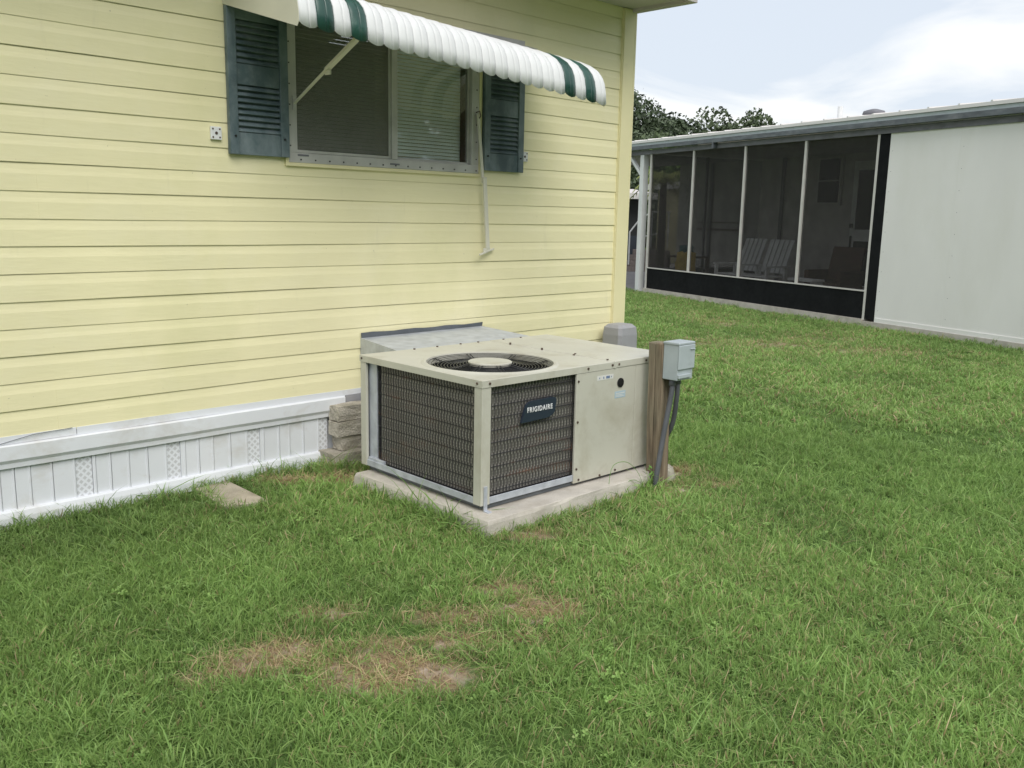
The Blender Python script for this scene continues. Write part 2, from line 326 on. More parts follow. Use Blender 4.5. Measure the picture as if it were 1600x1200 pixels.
# ================================================================== YELLOW HOME
WY = 4.616
house = thing("mobile_home", "pale yellow clapboard mobile home with white skirting and an awning over its window", "house", (0, WY, 0))
X0, X1 = -4.0, 5.73; ZK = .419; CH = .127
WX0, WX1, WZ0, WZ1 = 2.735, 4.154, 1.763, 2.575
b = MB()   # backing wall with the window opening, and the body behind it
b.box(X0, WX0 + .02, .003, .10, ZK - .01, 3.06).box(WX1 - .02, X1 - .01, .003, .10, ZK - .01, 3.06)
b.box(WX0 + .02, WX1 - .02, .003, .10, ZK - .01, WZ0 + .02).box(WX0 + .02, WX1 - .02, .003, .10, WZ1 - .02, 3.06)
b.box(X1 - .11, X1 - .01, .10, 4.2, ZK - .01, 3.06); b.box(X0, X1 - .01, 4.2, 4.3, ZK - .01, 3.06); b.box(X0, X1 - .11, .1, 4.2, .3, ZK)
b.build("wall", 'trimy', house)
def board(x0, x1, k, zt=None, name="siding_board", dz=0):
    n = max(2, int((x1 - x0) / .35)); zb = ZK + CH * k; zt = zt or zb + CH
    prof = [(-.004, .002), (-.0078, .0), (-.0092, .0025), (-.0088, .078), (-.0062, .098), (-.0042, .1265)]
    prof = [(o, min(z, zt - zb - .001)) for o, z in prof]
    rows = []; ph = k * 1.7; ph2 = k * 2.9
    for i in range(n + 1):
        x = x0 + (x1 - x0) * i / n; w = .0011 * math.sin(x * 2.1 + ph) + .0006 * math.sin(x * 6.7 + ph2)
        o2 = .0016 * math.sin(x * 1.3 + ph2)
        rows.append([(x, o + (o2 * .6 if j > 0 else 0) + dz, zb + z + (w if j < 3 else w * .3)) for j, (o, z) in enumerate(prof)])
    # hem at the two ends gives each length its own edge
    m = MB().grid(rows)
    for r_ in (rows[0], rows[-1]): m.add([r_[1], r_[2], r_[3], (r_[3][0], r_[3][1] + .003, r_[3][2]), (r_[1][0], r_[1][1] + .003, r_[1][2])], [(0, 1, 2, 3, 4)])
    return m.build(name, 'siding', house)
joints = {0: [1.452], 1: [1.452], 2: [-1.6, 3.235], 3: [-1.6, 3.235], 4: [-2.9, 4.245], 5: [-2.9, 4.245], 6: [-.2, ], 7: [-.2, 3.572], 8: [1.435], 9: [1.435], 10: [-1.9], 11: [-1.9], 12: [-.9],
          13: [-.9], 14: [-2.2], 15: [-2.2], 16: [.6], 17: [.6, 4.95], 18: [-1.0, 4.65], 19: [-1.0, 4.65], 20: [2.6]}
for k in range(21):
    pts = [X0] + joints.get(k, []) + [X1 - .115]
    zb, zt = ZK + CH * k, ZK + CH * (k + 1)
    for i in range(len(pts) - 1):
        a0, a1 = pts[i] - (.012 if i else 0), pts[i + 1]
        dz = -.0009 * (i % 2)
        if zt > WZ0 - .02 and zb < WZ1 and a1 > WX0 and a0 < WX1:
            if a0 < WX0: board(a0, WX0 + .005, k, dz=dz)
            if a1 > WX1: board(WX1 - .005, a1, k, dz=dz)
            if zb < WZ0 - .02: board(max(a0, WX0 + .005), min(a1, WX1 - .005), k, zt=WZ0 - .02, dz=dz)
        else: board(a0, a1, k, dz=dz, zt=min(zt, 3.046))
# corner post, J trim
MB().box(5.612, 5.735, -.030, .0, .405, 3.04).box(5.735, 5.757, -.030, .12, .405, 3.04).box(5.606, 5.612, -.022, 0, .405, 3.04).build("corner_trim", 'trimy', house, bevel=.003)
MB().box(2.715, 4.172, -.026, -.004, 1.742, 1.762).box(2.715, 2.734, -.026, -.004, 1.762, 2.6).box(4.155, 4.178, -.026, -.004, 1.762, 2.6).build("window_trim", 'trimy', house, bevel=.002)
# eave and roof
MB().box(X0, 5.70, -.55, .0, 3.045, 3.06).build("soffit", 'pinkboard', house)
MB().box(X0, 5.70, -.57, -.55, 3.02, 3.20).box(5.70, 5.76, -.57, 5.0, 3.02, 3.20).build("fascia", 'pinkboard', house, bevel=.003)
MB().prism([(X0, -.68, 3.20), (X0, 2.1, 3.62), (X0, 5.0, 3.20), (X0, 5.0, 3.23), (X0, 2.1, 3.65), (X0, -.68, 3.23)], (5.82 - X0, 0, 0)).build("roof", 'roofw', house)
# skirting
ribs = [-.9, -.8, -.7, -.6, -.53, -.43, -.33, -.23, -.13, -.03, .04, .14, .24, .34, .44, .54, .64, .71, .80, .90, 1.0, 1.09, 1.169, 1.231, 1.302, 1.401, 1.506, 1.586, 1.604, 1.68, 1.772, 1.869, 1.969, 2.043, 2.072, 2.15, 2.233, 2.335, 2.437, 2.513, 2.541, 2.64, 2.708, 2.802, 2.904, 2.967]
lat = {(1.506, 1.586), (1.969, 2.043), (2.437, 2.513), (2.904, 2.967), (-.6, -.53), (.64, .71), (-.03, .04)}
sk = MB(); sk.box(X0, 5.70, .02, .03, -.1, ZK); sk.build("skirting_backing", 'wvinyl', house)
for i in range(len(ribs) - 1):
    a0, a1 = ribs[i], ribs[i + 1]; v = (a0, a1) in lat
    y = -.004 if not v else -.001
    m = MB(); m.box(a0 + .0012, a1 - .0006, y - (i % 2) * .002, .012, .05, .285)
    if not v: m.box(a1 - .011, a1 - .003, -.0095, -.002, .05, .285)
    m.build("vent_panel" if v else "skirting_panel", 'lattice' if v else 'wvinyl', house, bevel=.0015, label="perforated vent strip of the white skirting" if v else None)
def rail(name, x0, x1, prof, mat='wvinyl', wv=.0012):
    n = int((x1 - x0) / .25) + 1; ph = random.uniform(0, 9); rows = []
    for i in range(n + 1):
        x = x0 + (x1 - x0) * i / n; w = wv * math.sin(x * 3 + ph) + wv * .5 * math.sin(x * 9 + ph)
        rows.append([(x, o + w, z + w * .8) for o, z in prof])
    m = MB().grid(rows)
    for r_ in (rows[0], rows[-1]): m.add(r_, [tuple(range(len(r_)))])
    return m.build(name, mat, house)
rail("skirting_rail", X0, 1.52, [(.0, .428), (-.012, .428), (-.012, .390), (0, .389)])
rail("skirting_rail", 1.523, 3.33, [(.0, .428), (-.012, .428), (-.012, .390), (0, .389)])
rail("skirting_rail", X0, 3.08, [(.0, .390), (-.026, .389), (-.033, .384), (-.033, .318), (-.022, .300), (-.020, .277), (0, .277)])
rail("skirting_rail", X0, 2.99, [(.0, .071), (-.022, .071), (-.027, .065), (-.034, .040), (-.036, -.038), (0, -.045)])
MB().tube([(.9, -.02, .385), (1.18, -.018, .399), (1.32, -.02, .424), (1.5, -.018, .430)], .0018, 5).build("cable", 'gutter', house)
MB().box(3.09, 3.32, -.02, .0, .345, .395).box(3.09, 3.32, -.022, -.018, .33, .338).build("cover_plate", 'grey', house, bevel=.002)
# window
win = MB()
fw = .042
win.box(WX0, WX1, -.024, .03, WZ0, WZ0 + fw + .012).box(WX0, WX1, -.024, .03, WZ1 - fw, WZ1)
win.box(WX0, WX0 + fw, -.024, .03, WZ0 + fw + .012, WZ1 - fw).box(WX1 - fw - .02, WX1, -.024, .03, WZ0 + fw + .012, WZ1 - fw)
win.box(WX0 - .012, WX1 + .012, -.020, -.014, WZ0 - .014, WZ0)
w_o = win.build("window", 'alu', house, bevel=.002)
MB().box(3.441, 3.484, -.028, .02, WZ0 + .055, WZ1 - fw).build("mullion", 'alu', w_o, bevel=.002)
sf = MB(); x0, x1, z0, z1 = WX0 + fw + .002, 3.439, WZ0 + .056, WZ1 - fw
for q in ((x0, x0 + .014, z0, z1), (x1 - .014, x1, z0, z1)): sf.box(q[0], q[1], -.018, -.004, q[2], q[3])
sf.box(x0 + .014, x1 - .014, -.018, -.004, z0, z0 + .014).box(x0 + .014, x1 - .014, -.018, -.004, z1 - .014, z1)
sf.build("sash", 'alu', w_o)
sf = MB(); x0b, x1b = 3.486, WX1 - fw - .022
for q in ((x0b, x0b + .012), (x1b - .012, x1b)): sf.box(q[0], q[1], .004, .016, z0, z1)
sf.box(x0b + .012, x1b - .012, .004, .016, z0, z0 + .012).build("sash", 'alu', w_o)
MB().box(x1b - .065, x1b - .013, .012, .018, z0 + .012, z1).build("sash_channel", 'tablebr', w_o)
MB().box(x0 + .014, x1 - .014, -.0112, -.0110, z0 + .014, z1 - .014).build("insect_screen", 'wscreen', w_o)
MB().box(x0 + .014, x1 - .014, .0048, .0062, z0 + .014, z1 - .014).build("pane", 'glass', w_o)
MB().box(x0b + .012, x1b - .012, .0088, .0102, z0 + .012, z1 - .01).build("pane", 'glass', w_o)
bl = MB(); z = z0 - .01
while z < z1:
    bl.obox(((x0 + x1b) / 2 - .01, .024, z), ((x1b - x0) / 2, 0, 0), (0, .0060, .0095), (0, -.0004, .0003)); z += .0215
bl.build("blind", 'blind', w_o, kind="stuff")
MB().box(WX0 - .05, WX1 + .05, 1.2, 1.25, WZ0 - .1, WZ1 + .1).build("room_back", 'dark', w_o)
sc = MB()
for i in range(15): sc.obox((WX0 + .075 + i * .0945, -.025, WZ0 + .017), (.004, 0, 0), (0, .002, 0), (0, 0, .004))
for i in range(7):
    for xx in (WX0 + .010, WX1 - .022): sc.obox((xx, -.025, WZ0 + .09 + i * .11), (.0035, 0, 0), (0, .002, 0), (0, 0, .0035))
sc.build("screws", 'black', w_o, kind="stuff")
for a_, z_ in ((WX0 + .055, .036), (3.43, .020)): MB().box(a_, a_ + .07, -.027, -.024, WZ0 + z_, WZ0 + z_ + .010).build("weep_cover", 'fascia', w_o)
# shutters
def shutter(x0, x1):
    z0, z1 = 1.786, 2.53; m = MB(); s_ = .05
    m.box(x0, x0 + s_, -.046, -.016, z0, z1).box(x1 - s_, x1, -.046, -.016, z0, z1)
    m.box(x0 + s_, x1 - s_, -.038, -.016, z0, 1.90).box(x0 + s_, x1 - s_, -.038, -.016, 2.145, 2.25).box(x0 + s_, x1 - s_, -.038, -.016, 2.47, z1)
    m.box(x0 + s_, x1 - s_, -.020, -.016, 1.90, 2.145).box(x0 + s_, x1 - s_, -.020, -.016, 2.25, 2.47)
    o = m.build("shutter", 'shutter', house, bevel=.004, label=None)
    for a0, a1, n in ((1.90, 2.145, 8), (2.25, 2.47, 7)):
        for i in range(n):
            zc = a0 + (i + .5) * (a1 - a0) / n
            MB().obox(((x0 + x1) / 2, -.030, zc), ((x1 - x0) / 2 - s_, 0, 0), (0, .009, .0115), (0, -.0022, .0018)).build("louvre_slat", 'shutter', o)
    MB().tube([(x0 + .03, -.052, 1.88), (x0 + .03, -.044, 1.88)], .006, 8).tube([(x1 - .03, -.052, 1.88), (x1 - .03, -.044, 1.88)], .006, 8).build("screws", 'black', o, kind="stuff")
    return o
shutter(2.376, 2.728); shutter(4.188, 4.553)
# awning
AP = [(.0, 2.60), (.16, 2.557), (.318, 2.512), (.45, 2.482), (.55, 2.455), (.62, 2.428), (.67, 2.398), (.703, 2.362), (.724, 2.32), (.737, 2.26), (.741, 2.205)]
NS = 23; AX0, AX1 = 2.378, 4.585; PI_ = (AX1 - AX0) / NS
def awp(x, j, f):      # profile point j at x, f across the slat 0..1
    s = (x - AX0) / (AX1 - AX0); o, z = AP[j]; dz = .155 * (o / .74) * (1 - s) ** 1.0
    bul = math.sin(math.pi * f); pl = .010 * bul ** .7 + .003 * (1 - abs(2 * f - 1)) * 0
    n2 = Vector((0, -1, .25)).normalized() if j > 6 else Vector((0, -.3, 1)).normalized()
    q = Vector((x, -o, z + dz)) + n2 * pl
    if j == len(AP) - 1: q.z -= .023 * bul ** .55
    return q
awn = MB().box(AX0, 3.90, -.02, -.004, 2.598, 2.632).build("window_awning", 'alu', house, label="white and green striped metal awning sagging at its right end")
for i in range(NS):
    rows = []
    for f in (0, .08, .2, .35, .47, .5, .53, .65, .8, .92, 1):
        r_ = [awp(AX0 + (i + f) * PI_, j, f) for j in range(len(AP))]
        if f == .5: r_ = [q + Vector((0, .0035, -.002)) for q in r_]
        rows.append(r_)
    g = i in (1, 3, 19, 21)
    o = MB().grid(rows).build("awning_slat", 'awng' if g else 'awnw', awn, smooth=True, solid=.0012)
for x, xs in ((AX0, -1), (AX1, 1)):
    s = 0 if xs < 0 else 1; P_ = [Vector((x, -o_, z_ + .155 * (o_ / .74) * (1 - s))) for o_, z_ in AP]
    low = [Vector((x, -.725, AP[-1][1] + .155 * (1 - s) - .02)), Vector((x, 0, 2.54))]
    MB().prism(P_ + low, (xs * .002, 0, 0)).build("side_panel", 'cream', awn)
MB().bar((AX0, -.715, 2.375), (AX1, -.715, 2.225), .02, .02).build("front_bar", 'cream', awn)
MB().obox((4.22, -.020, 2.640), (.34, 0, -.0), (0, .008, 0), (0, 0, .014)).obox((4.40, -.050, 2.620), (.23, 0, -.008), (0, .030, .004), (0, 0, .002)).build("hinge_rail", 'alu', awn, label="bare metal end of the awning rail showing above the slats")
am = MB(); am.bar((2.772, -.03, 2.08), (2.768, -.40, 2.245), .016, .010); am.bar((2.768, -.36, 2.225), (2.766, -.66, 2.355), .028, .018); am.bar((2.768, -.375, 2.20), (2.768, -.375, 2.225), .05, .01)
am.build("support_arm", 'cream', awn, bevel=.002, label="left awning arm, braced from the window frame up to the awning")
MB().box(2.762, 2.784, -.034, -.025, 2.045, 2.12).build("arm_bracket", 'alu', awn)
am = MB(); am.bar((4.135, -.035, 2.14), (4.165, -.06, 1.70), .022, .010, (0, 1, 0)).bar((4.163, -.075, 1.74), (4.215, -.060, 1.27), .030, .013, (0, 1, 0))
am.bar((4.13, -.075, 1.232), (4.30, -.028, 1.268), .014, .012).obox((4.205, -.06, 1.262), (.03, 0, .006), (0, .004, 0), (0, 0, .016))
am.build("support_arm", 'cream', awn, bevel=.002, label="right awning arm hanging loose down the siding")
MB().tube([(4.12, -.03, 2.15), (4.135, -.05, 2.16), (4.145, -.05, 2.13), (4.14, -.035, 2.11)], .004, 6).build("arm_hook", 'screw', awn)
for (x, z) in ((2.308, 1.887), (4.585, 1.897)):
    o = MB().box(x - .030, x + .030, -.026, -.012, z - .033, z + .033).build("mounting_plate", 'wpaint', house, bevel=.002)
    d = MB()
    for i, j in ((-1, -1), (1, -1), (1, 1), (-1, 1), (0, 0)): d.tube([(x + i * .019, -.0285, z + j * .021), (x + i * .019, -.0255, z + j * .021)], .0045 if i else .008, 8)
    d.build("screws", 'screw', o, kind="stuff")

# ================================================================== AIR CONDITIONER
ac = thing("air_conditioner", "beige packaged air conditioner with wire-guarded coil standing on a concrete pad", "air conditioner", (2.832, 3.082, 0), -.0112)
LU, LV, ZB, ZT = 1.45, .995, .118, .733
def fanlid():
    cx, cy, Rh = .385, .372, .335; u0, u1, v0, v1 = -.006, .948, -.006, LV + .006
    angs = sorted(set([2 * math.pi * i / 72 for i in range(72)] + [math.atan2(y - cy, x - cx) % (2 * math.pi) for x in (u0, u1) for y in (v0, v1)]))
    def bd(a):
        c, s = math.cos(a), math.sin(a); ts = []
        if c > 1e-9: ts.append((u1 - cx) / c)
        if c < -1e-9: ts.append((u0 - cx) / c)
        if s > 1e-9: ts.append((v1 - cy) / s)
        if s < -1e-9: ts.append((v0 - cy) / s)
        tt = min(ts); return (cx + c * tt, cy + s * tt)
    rows = []
    for a in angs + [angs[0]]:
        bx, by = bd(a); c, s = math.cos(a), math.sin(a)
        rows.append([(bx, by, ZT - .036), (bx, by, ZT - .002), (bx + (cx - bx) * .008, by + (cy - by) * .008, ZT), (cx + c * (Rh + .03), cy + s * (Rh + .03), ZT), (cx + c * (Rh + .012), cy + s * (Rh + .012), ZT + .007), (cx + c * Rh, cy + s * Rh, ZT + .006), (cx + c * (Rh - .006), cy + s * (Rh - .006), ZT - .03)])
    return MB().grid(rows), cx, cy, Rh
lid, fcx, fcy, Rh = fanlid(); lid.build("top_panel", 'beige', ac)
MB().box(.951, LU + .006, -.007, LV + .006, ZT - .036, ZT + .0015).build("top_panel", 'beige', ac, bevel=.003)
MB().box(.942, .962, -.0085, -.0065, ZT - .036, ZT - .002).build("seam_cover", 'beige', ac)
g = MB()
for i in range(13):
    rr = .125 + i * (.325 - .125) / 12; zz_ = ZT + .004 - .022 * math.sin(math.pi * (i + 1) / 14)
    g.tube([(fcx + rr * math.cos(q * 2 * math.pi / 48), fcy + rr * math.sin(q * 2 * math.pi / 48), zz_) for q in range(49)], .0019, 5, cap=False)
for q in range(8):
    a = q * math.pi / 4 + .42
    for da in (-.03, .03):
        g.tube([(fcx + rr * math.cos(a + da * (.33 / rr)), fcy + rr * math.sin(a + da * (.33 / rr)), ZT + .000 - .022 * math.sin(math.pi * (rr - .115) / .23)) for rr in (.11, .17, .23, .29, .342)], .0026, 5)
g.build("fan_grille", 'grille', ac, smooth=True, kind="stuff")
cp = MB(); cp.tube([(fcx, fcy, ZT - .008), (fcx, fcy, ZT + .006), (fcx, fcy, ZT + .009)], [.116, .116, .112], 40).build("grille_cap", 'beige', ac)
cv = MB(); cv.tube([(fcx, fcy, ZT - .03), (fcx, fcy, ZT - .25)], .329, 40, cap=False).build("fan_shroud", 'black', ac)
MB().tube([(fcx, fcy, ZT - .26), (fcx, fcy, ZT - .255)], .33, 40).build("fan_floor", 'black', ac)
fb = MB()
for q in range(4):
    a = q * math.pi / 2 + .3
    rows = [[(fcx + rr * math.cos(a + s), fcy + rr * math.sin(a + s), ZT - .10 - .06 * s) for s in (0, .35, .7, 1.0)] for rr in (.05, .15, .25, .315)]
    fb.grid(rows)
fb.tube([(fcx, fcy, ZT - .2), (fcx, fcy, ZT - .06)], .055, 16).build("fan_blades", 'gutter', ac, solid=.002)
# corner posts
pm = MB(); pm.box(-.003, .055, -.003, .012, ZB, ZT - .036).box(-.003, .012, .012, .055, ZB, ZT - .036).build("corner_post", 'beige', ac, bevel=.003)
pm = MB(); pm.box(-.003, .014, LV - .048, LV + .003, ZB, ZT - .036).box(.014, .06, LV - .012, LV + .003, ZB, ZT - .036).build("corner_post", 'beige', ac, bevel=.003)
MB().box(.022, .030, LV - .115, LV - .045, ZB + .02, ZT - .036).box(.03, .2, LV - .03, LV - .02, ZB, ZT - .036).build("end_plate", 'galv', ac)
# coil following the inside of the posts
def arc(cx, cy, r, a0, a1, n=6): return [(cx + r * math.cos(a0 + (a1 - a0) * i / n), cy + r * math.sin(a0 + (a1 - a0) * i / n)) for i in range(n + 1)]
def path(off):
    o = off; r = .07
    return [(.16, LV - .075 + o * 0), ] + arc(.034 - o + r, LV - .155, r, math.pi / 2, math.pi)[2:] + arc(.034 - o + r, .034 - o + r, r, math.pi, 1.5 * math.pi) + [(.72, .034 - o)]
pa = path(0); cm = MB()
cm.grid([[(x, y, ZB + .03), (x, y, ZT - .03)] for x, y in pa]).build("coil", 'coil', ac)
MB().box(.73, LU - .02, .02, LV - .02, ZB, ZT - .04).box(.30, .73, .45, LV - .03, ZB, ZT - .30).build("inner_cabinet", 'black', ac)
pw = path(.014); wm = MB()
seg = []; 
for (a0, b0), (a1, b1) in zip(pw[:-1], pw[1:]): seg.append(math.hypot(a1 - a0, b1 - b0))
tot = sum(seg)
def at_(s):
    for (a0, b0), (a1, b1), d in zip(pw[:-1], pw[1:], seg):
        if s <= d: return (a0 + (a1 - a0) * s / d, b0 + (b1 - b0) * s / d)
        s -= d
    return pw[-1]
s = .05
while s < tot:
    x, y = at_(s); j = random.uniform(-.001, .001); wm.tube([(x, y, ZB + .03), (x + j, y + j, .4), (x, y, ZT - .03)], .0026, 4, cap=False); s += .0222
z = ZB + .055
while z < ZT - .05:
    wm.tube([(x, y, z) for x, y in pw[2:]], .0026, 4, cap=False); z += .06055
wm.build("wire_guard", 'wire', ac, kind="stuff")
# base rail
br = MB(); br.box(-.001, .006, .056, LV - .05, ZB + .002, ZB + .036).box(.056, .650, -.001, .006, ZB + .002, ZB + .036)
br.box(.006, .05, .056, LV - .05, ZB + .002, ZB + .012).box(.056, .65, .006, .05, ZB + .002, ZB + .012)
br.box(.006, .03, LV - .19, LV - .05, ZB + .012, ZB + .05)
br.build("base_rail", 'galv', ac, bevel=.002)
MB().box(.03, LU - .03, .02, LV - .03, .092, ZB + .001).build("skid", 'gutter', ac)
MB().box(.012, .032, -.012, -.0045, .095, .215).box(.012, .036, -.04, -.0045, .089, .095).box(.018, .026, -.014, -.012, .12, .20).build("tie_down_strap", 'galv', ac, bevel=.003, label="upright galvanised strap at the front corner")
# service panels
MB().box(.652, 1.135, -.004, .01, ZB - .012, ZT - .037).build("access_panel", 'beige', ac, bevel=.003)
MB().box(1.138, LU, -.003, .01, ZB - .012, ZT - .037).build("access_panel", 'beige', ac, bevel=.003)
MB().box(LU - .012, LU + .002, .011, LV, ZB - .01, ZT - .037).box(.7, LU - .012, LV - .012, LV, ZB, ZT - .037).build("side_panel", 'beige', ac)
d = MB()
for u, z in ((.665, .655), (.668, .438), (.670, .183), (.690, .122), (.99, .122), (.86, .115), (1.32, .13), (1.42, .66)): d.tube([(u, -.008, z), (u, -.003, z)], .0065, 8)
for u in (.04, .735, .985, 1.22, .93): d.tube([(u, -.011, ZT - .017), (u, -.005, ZT - .017)], .0062, 8)
for v in (.03, .98): d.tube([(-.010, v, ZT - .017), (-.004, v, ZT - .017)], .0062, 8)
for u, v in ((.955, .05), (.935, .28), (.968, .30), (.935, .53), (.965, .56), (.937, .80), (.967, .83), (.35, .975), (.52, .978), (.70, .98), (.84, .98), (1.05, .98), (1.2, .98)): d.tube([(u, v, ZT), (u, v, ZT + .006)], .0065, 8)
d.tube([(.02, -.006, .14), (.02, -.002, .14)], .006, 8); d.build("screws", 'screw', ac, kind="stuff")
MB().tube([(1.005, -.009, .612), (1.005, .0, .612)], .026, 20).tube([(1.005, -.012, .612), (1.005, -.008, .612)], .017, 20).build("service_port", 'black', ac)
lb = MB().box(.812, .944, -.0052, -.0042, .642, .667).build("label_sticker", 'lwhite', ac)
MB().box(.860, .868, -.0058, -.0053, .648, .660).box(.884, .914, -.0058, -.0053, .647, .661).box(.828, .834, -.0058, -.0053, .650, .658).box(.925, .930, -.0058, -.0053, .650, .658).build("print", 'print', lb)
lb = MB().box(.962, 1.052, -.0052, -.0042, .528, .566).build("label_sticker", 'lblue', ac, label="pale blue sticker under the round port")
MB().box(.970, 1.044, -.0058, -.0053, .552, .556).box(.970, 1.03, -.0058, -.0053, .544, .547).box(.970, 1.038, -.0058, -.0053, .536, .539).build("print", 'lwhite', lb)
# badge
def rpoly(P, r, n=4):
    o = []
    for i in range(len(P)):
        p0, p1, p2 = [Vector(P[(i + k) % len(P)]) for k in (-1, 0, 1)]; rr = r[i]
        a_ = p1 + (p0 - p1).normalized() * rr; c_ = p1 + (p2 - p1).normalized() * rr
        for k in range(n + 1): tt = k / n; o.append((a_ * (1 - tt) ** 2 + p1 * 2 * tt * (1 - tt) + c_ * tt ** 2))
    return o
bp = rpoly([(.268, 0, .486), (.305, 0, .590), (.520, 0, .594), (.506, 0, .513), (.470, 0, .492)], [.006, .035, .03, .015, .03])
badge = MB().prism([(x, .020, z) for x, _, z in bp], (0, -.012, 0)).build("badge", 'navy', ac, label="dark blue brand badge on the coil guard")
def text_mesh(s, size, name, mat, parent, loc, extrude=.0008, off=.0, sx=1.0):
    cu = bpy.data.curves.new(name, 'FONT'); cu.body = s; cu.size = size; cu.extrude = extrude; cu.offset = off; cu.align_x = 'CENTER'; cu.align_y = 'CENTER'; cu.resolution_u = 4; cu.space_character = 1.2
    tmp = bpy.data.objects.new(name, cu); COL.objects.link(tmp); dg = bpy.context.evaluated_depsgraph_get()
    me = bpy.data.meshes.new_from_object(tmp.evaluated_get(dg)); bpy.data.objects.remove(tmp)
    me.transform(Matrix.Rotation(math.pi / 2, 4, 'X') @ Matrix.Scale(sx, 4, (1, 0, 0))); me.transform(Matrix.Translation(loc)); me.materials.clear(); me.materials.append(MT[mat])
    o = bpy.data.objects.new(name, me); COL.objects.link(o); o.parent = parent; return o
text_mesh("FRIGIDAIRE", .036, "badge_lettering", 'letter', badge, (.396, .0065, .547), off=.0007, sx=.84)
# duct to the wall
duct = MB()
tl, tr_ = (.36, 1.528, .737), (1.36, 1.54, .742); bl_, br_ = (.27, LV, .722), (1.355, LV, .722)
duct.add([bl_, br_, tr_, tl, (.27, LV, .30), (1.355, LV, .30), (1.36, 1.54, .30), (.36, 1.528, .30)], [(0, 1, 2, 3), (0, 3, 7, 4), (1, 5, 6, 2), (4, 7, 6, 5)])
duct.build("supply_duct", 'galv', ac, label="galvanised duct hood joining the unit to the yellow wall", solid=.002)
dfl = MB(); 
rows = [[(.36 + 1.0 * i / 12, 1.528 + .012 * i / 12 - .012, .739 + .005 * i / 12), (.36 + 1.0 * i / 12, 1.522, .768 + .003 * math.sin(i * 1.7))] for i in range(13)]
dfl.grid(rows).build("duct_flange", 'gutter', ac, solid=.002)

# pad
pad = MB()
rows = []
padpts = [(2.768, 2.962), (3.6, 2.952), (3.99, 2.955), (4.13, 3.06), (4.14, 4.03), (2.772, 4.035)]
P_ = []
for i in range(6):
    q0, q1 = padpts[i], padpts[(i + 1) % 6]; n = 8
    for k in range(n): P_.append((q0[0] + (q1[0] - q0[0]) * k / n, q0[1] + (q1[1] - q0[1]) * k / n))
cx_, cy_ = 3.55, 3.5
ring = lambda z, o, j: [(x + (x - cx_) * o + random.uniform(-j, j), y + (y - cy_) * o + random.uniform(-j, j), z + random.uniform(-j, j) * .6) for x, y in P_]
rg = [ring(-.06, .028, .004), ring(.0, .022, .004), ring(.07, .006, .003), ring(.086, -.002, .002), ring(.089, -.01, .001)]
rg = [r_ + [r_[0]] for r_ in rg]; pad.grid(rg); pad.add(rg[-1][:-1], [tuple(range(len(P_)))])
tag(pad.build("concrete_pad", 'concrete'), "low pale concrete slab under the beige air conditioner", "concrete slab")

# blocks beside the unit
def rough_box(x0, x1, y0, y1, z0, z1, j, n=4):
    bm = bmesh.new(); bmesh.ops.create_cube(bm, size=1); bmesh.ops.subdivide_edges(bm, edges=bm.edges[:], cuts=n, use_grid_fill=True)
    for v in bm.verts:
        v.co = Vector(((x0 + x1) / 2 + v.co.x * (x1 - x0), (y0 + y1) / 2 + v.co.y * (y1 - y0), (z0 + z1) / 2 + v.co.z * (z1 - z0))) + Vector([random.uniform(-j, j) for _ in range(3)])
    m = MB(); bm.verts.index_update(); m.add([v.co[:] for v in bm.verts], [[v.index for v in f.verts] for f in bm.faces]); bm.free(); return m
for x0, x1, y0, y1, z0, z1, j, lab in ((2.965, 3.36, 4.49, 4.59, .262, .352, .0035, "rough-faced concrete block, topmost of the stack beside the air conditioner"),
                                      (2.955, 3.36, 4.48, 4.585, .172, .258, .002, "smooth tan concrete block directly under the rough topmost block"),
                                      (2.985, 3.36, 4.49, 4.59, .082, .170, .003, "chipped pinkish block resting on the wide bottom stone of the stack"),
                                      (2.895, 3.36, 4.43, 4.60, -.05, .080, .005, "wide bottom stone of the block stack, half sunk in grass")):
    tag(rough_box(x0, x1, y0, y1, z0, z1, j).build("concrete_block", 'block'), lab, "concrete block", "blocks stacked beside the skirting")
# paver
pv = [(2.09, 4.55), (2.29, 4.585), (2.28, 4.11), (2.06, 4.17)]
m = MB().prism([(x, y, -.045) for x, y in pv], (0, 0, .060)); tag(m.build("paver", 'paver', bevel=.006), "flat tan paver sunk in the grass by the white skirting", "paving stone")
tag(rough_box(4.17, 4.27, 2.98, 3.06, -.03, .075, .012, 3).build("rock", 'rock', smooth=True), "small pale rock at the foot of the wooden post", "rock")
# grey pedestal
pd = thing("utility_pedestal", "short grey plastic pedestal at the corner of the yellow home", "utility pedestal", (5.55, 4.46, 0))
m = MB(); rows = []
for z, s_, tx in ((-.05, 1.0, 0), (.60, .96, 0), (.655, .90, .0), (.678, .70, .0)):
    hx, hy = .120 * s_, .10 * s_; c_ = .022
    rows.append([(-hx + c_, -hy, z), (hx - c_, -hy, z), (hx, -hy + c_, z), (hx, hy - c_, z), (hx - c_, hy, z), (-hx + c_, hy, z), (-hx, hy - c_, z), (-hx, -hy + c_, z), (-hx + c_, -hy, z)])
m.grid(rows); m.add(rows[-1][:-1], [tuple(range(8))]); m.build("housing", 'grey', pd, bevel=.004)
MB().box(-.085, .085, -.104, -.098, .12, .50).build("cover", 'grey', pd, bevel=.003)

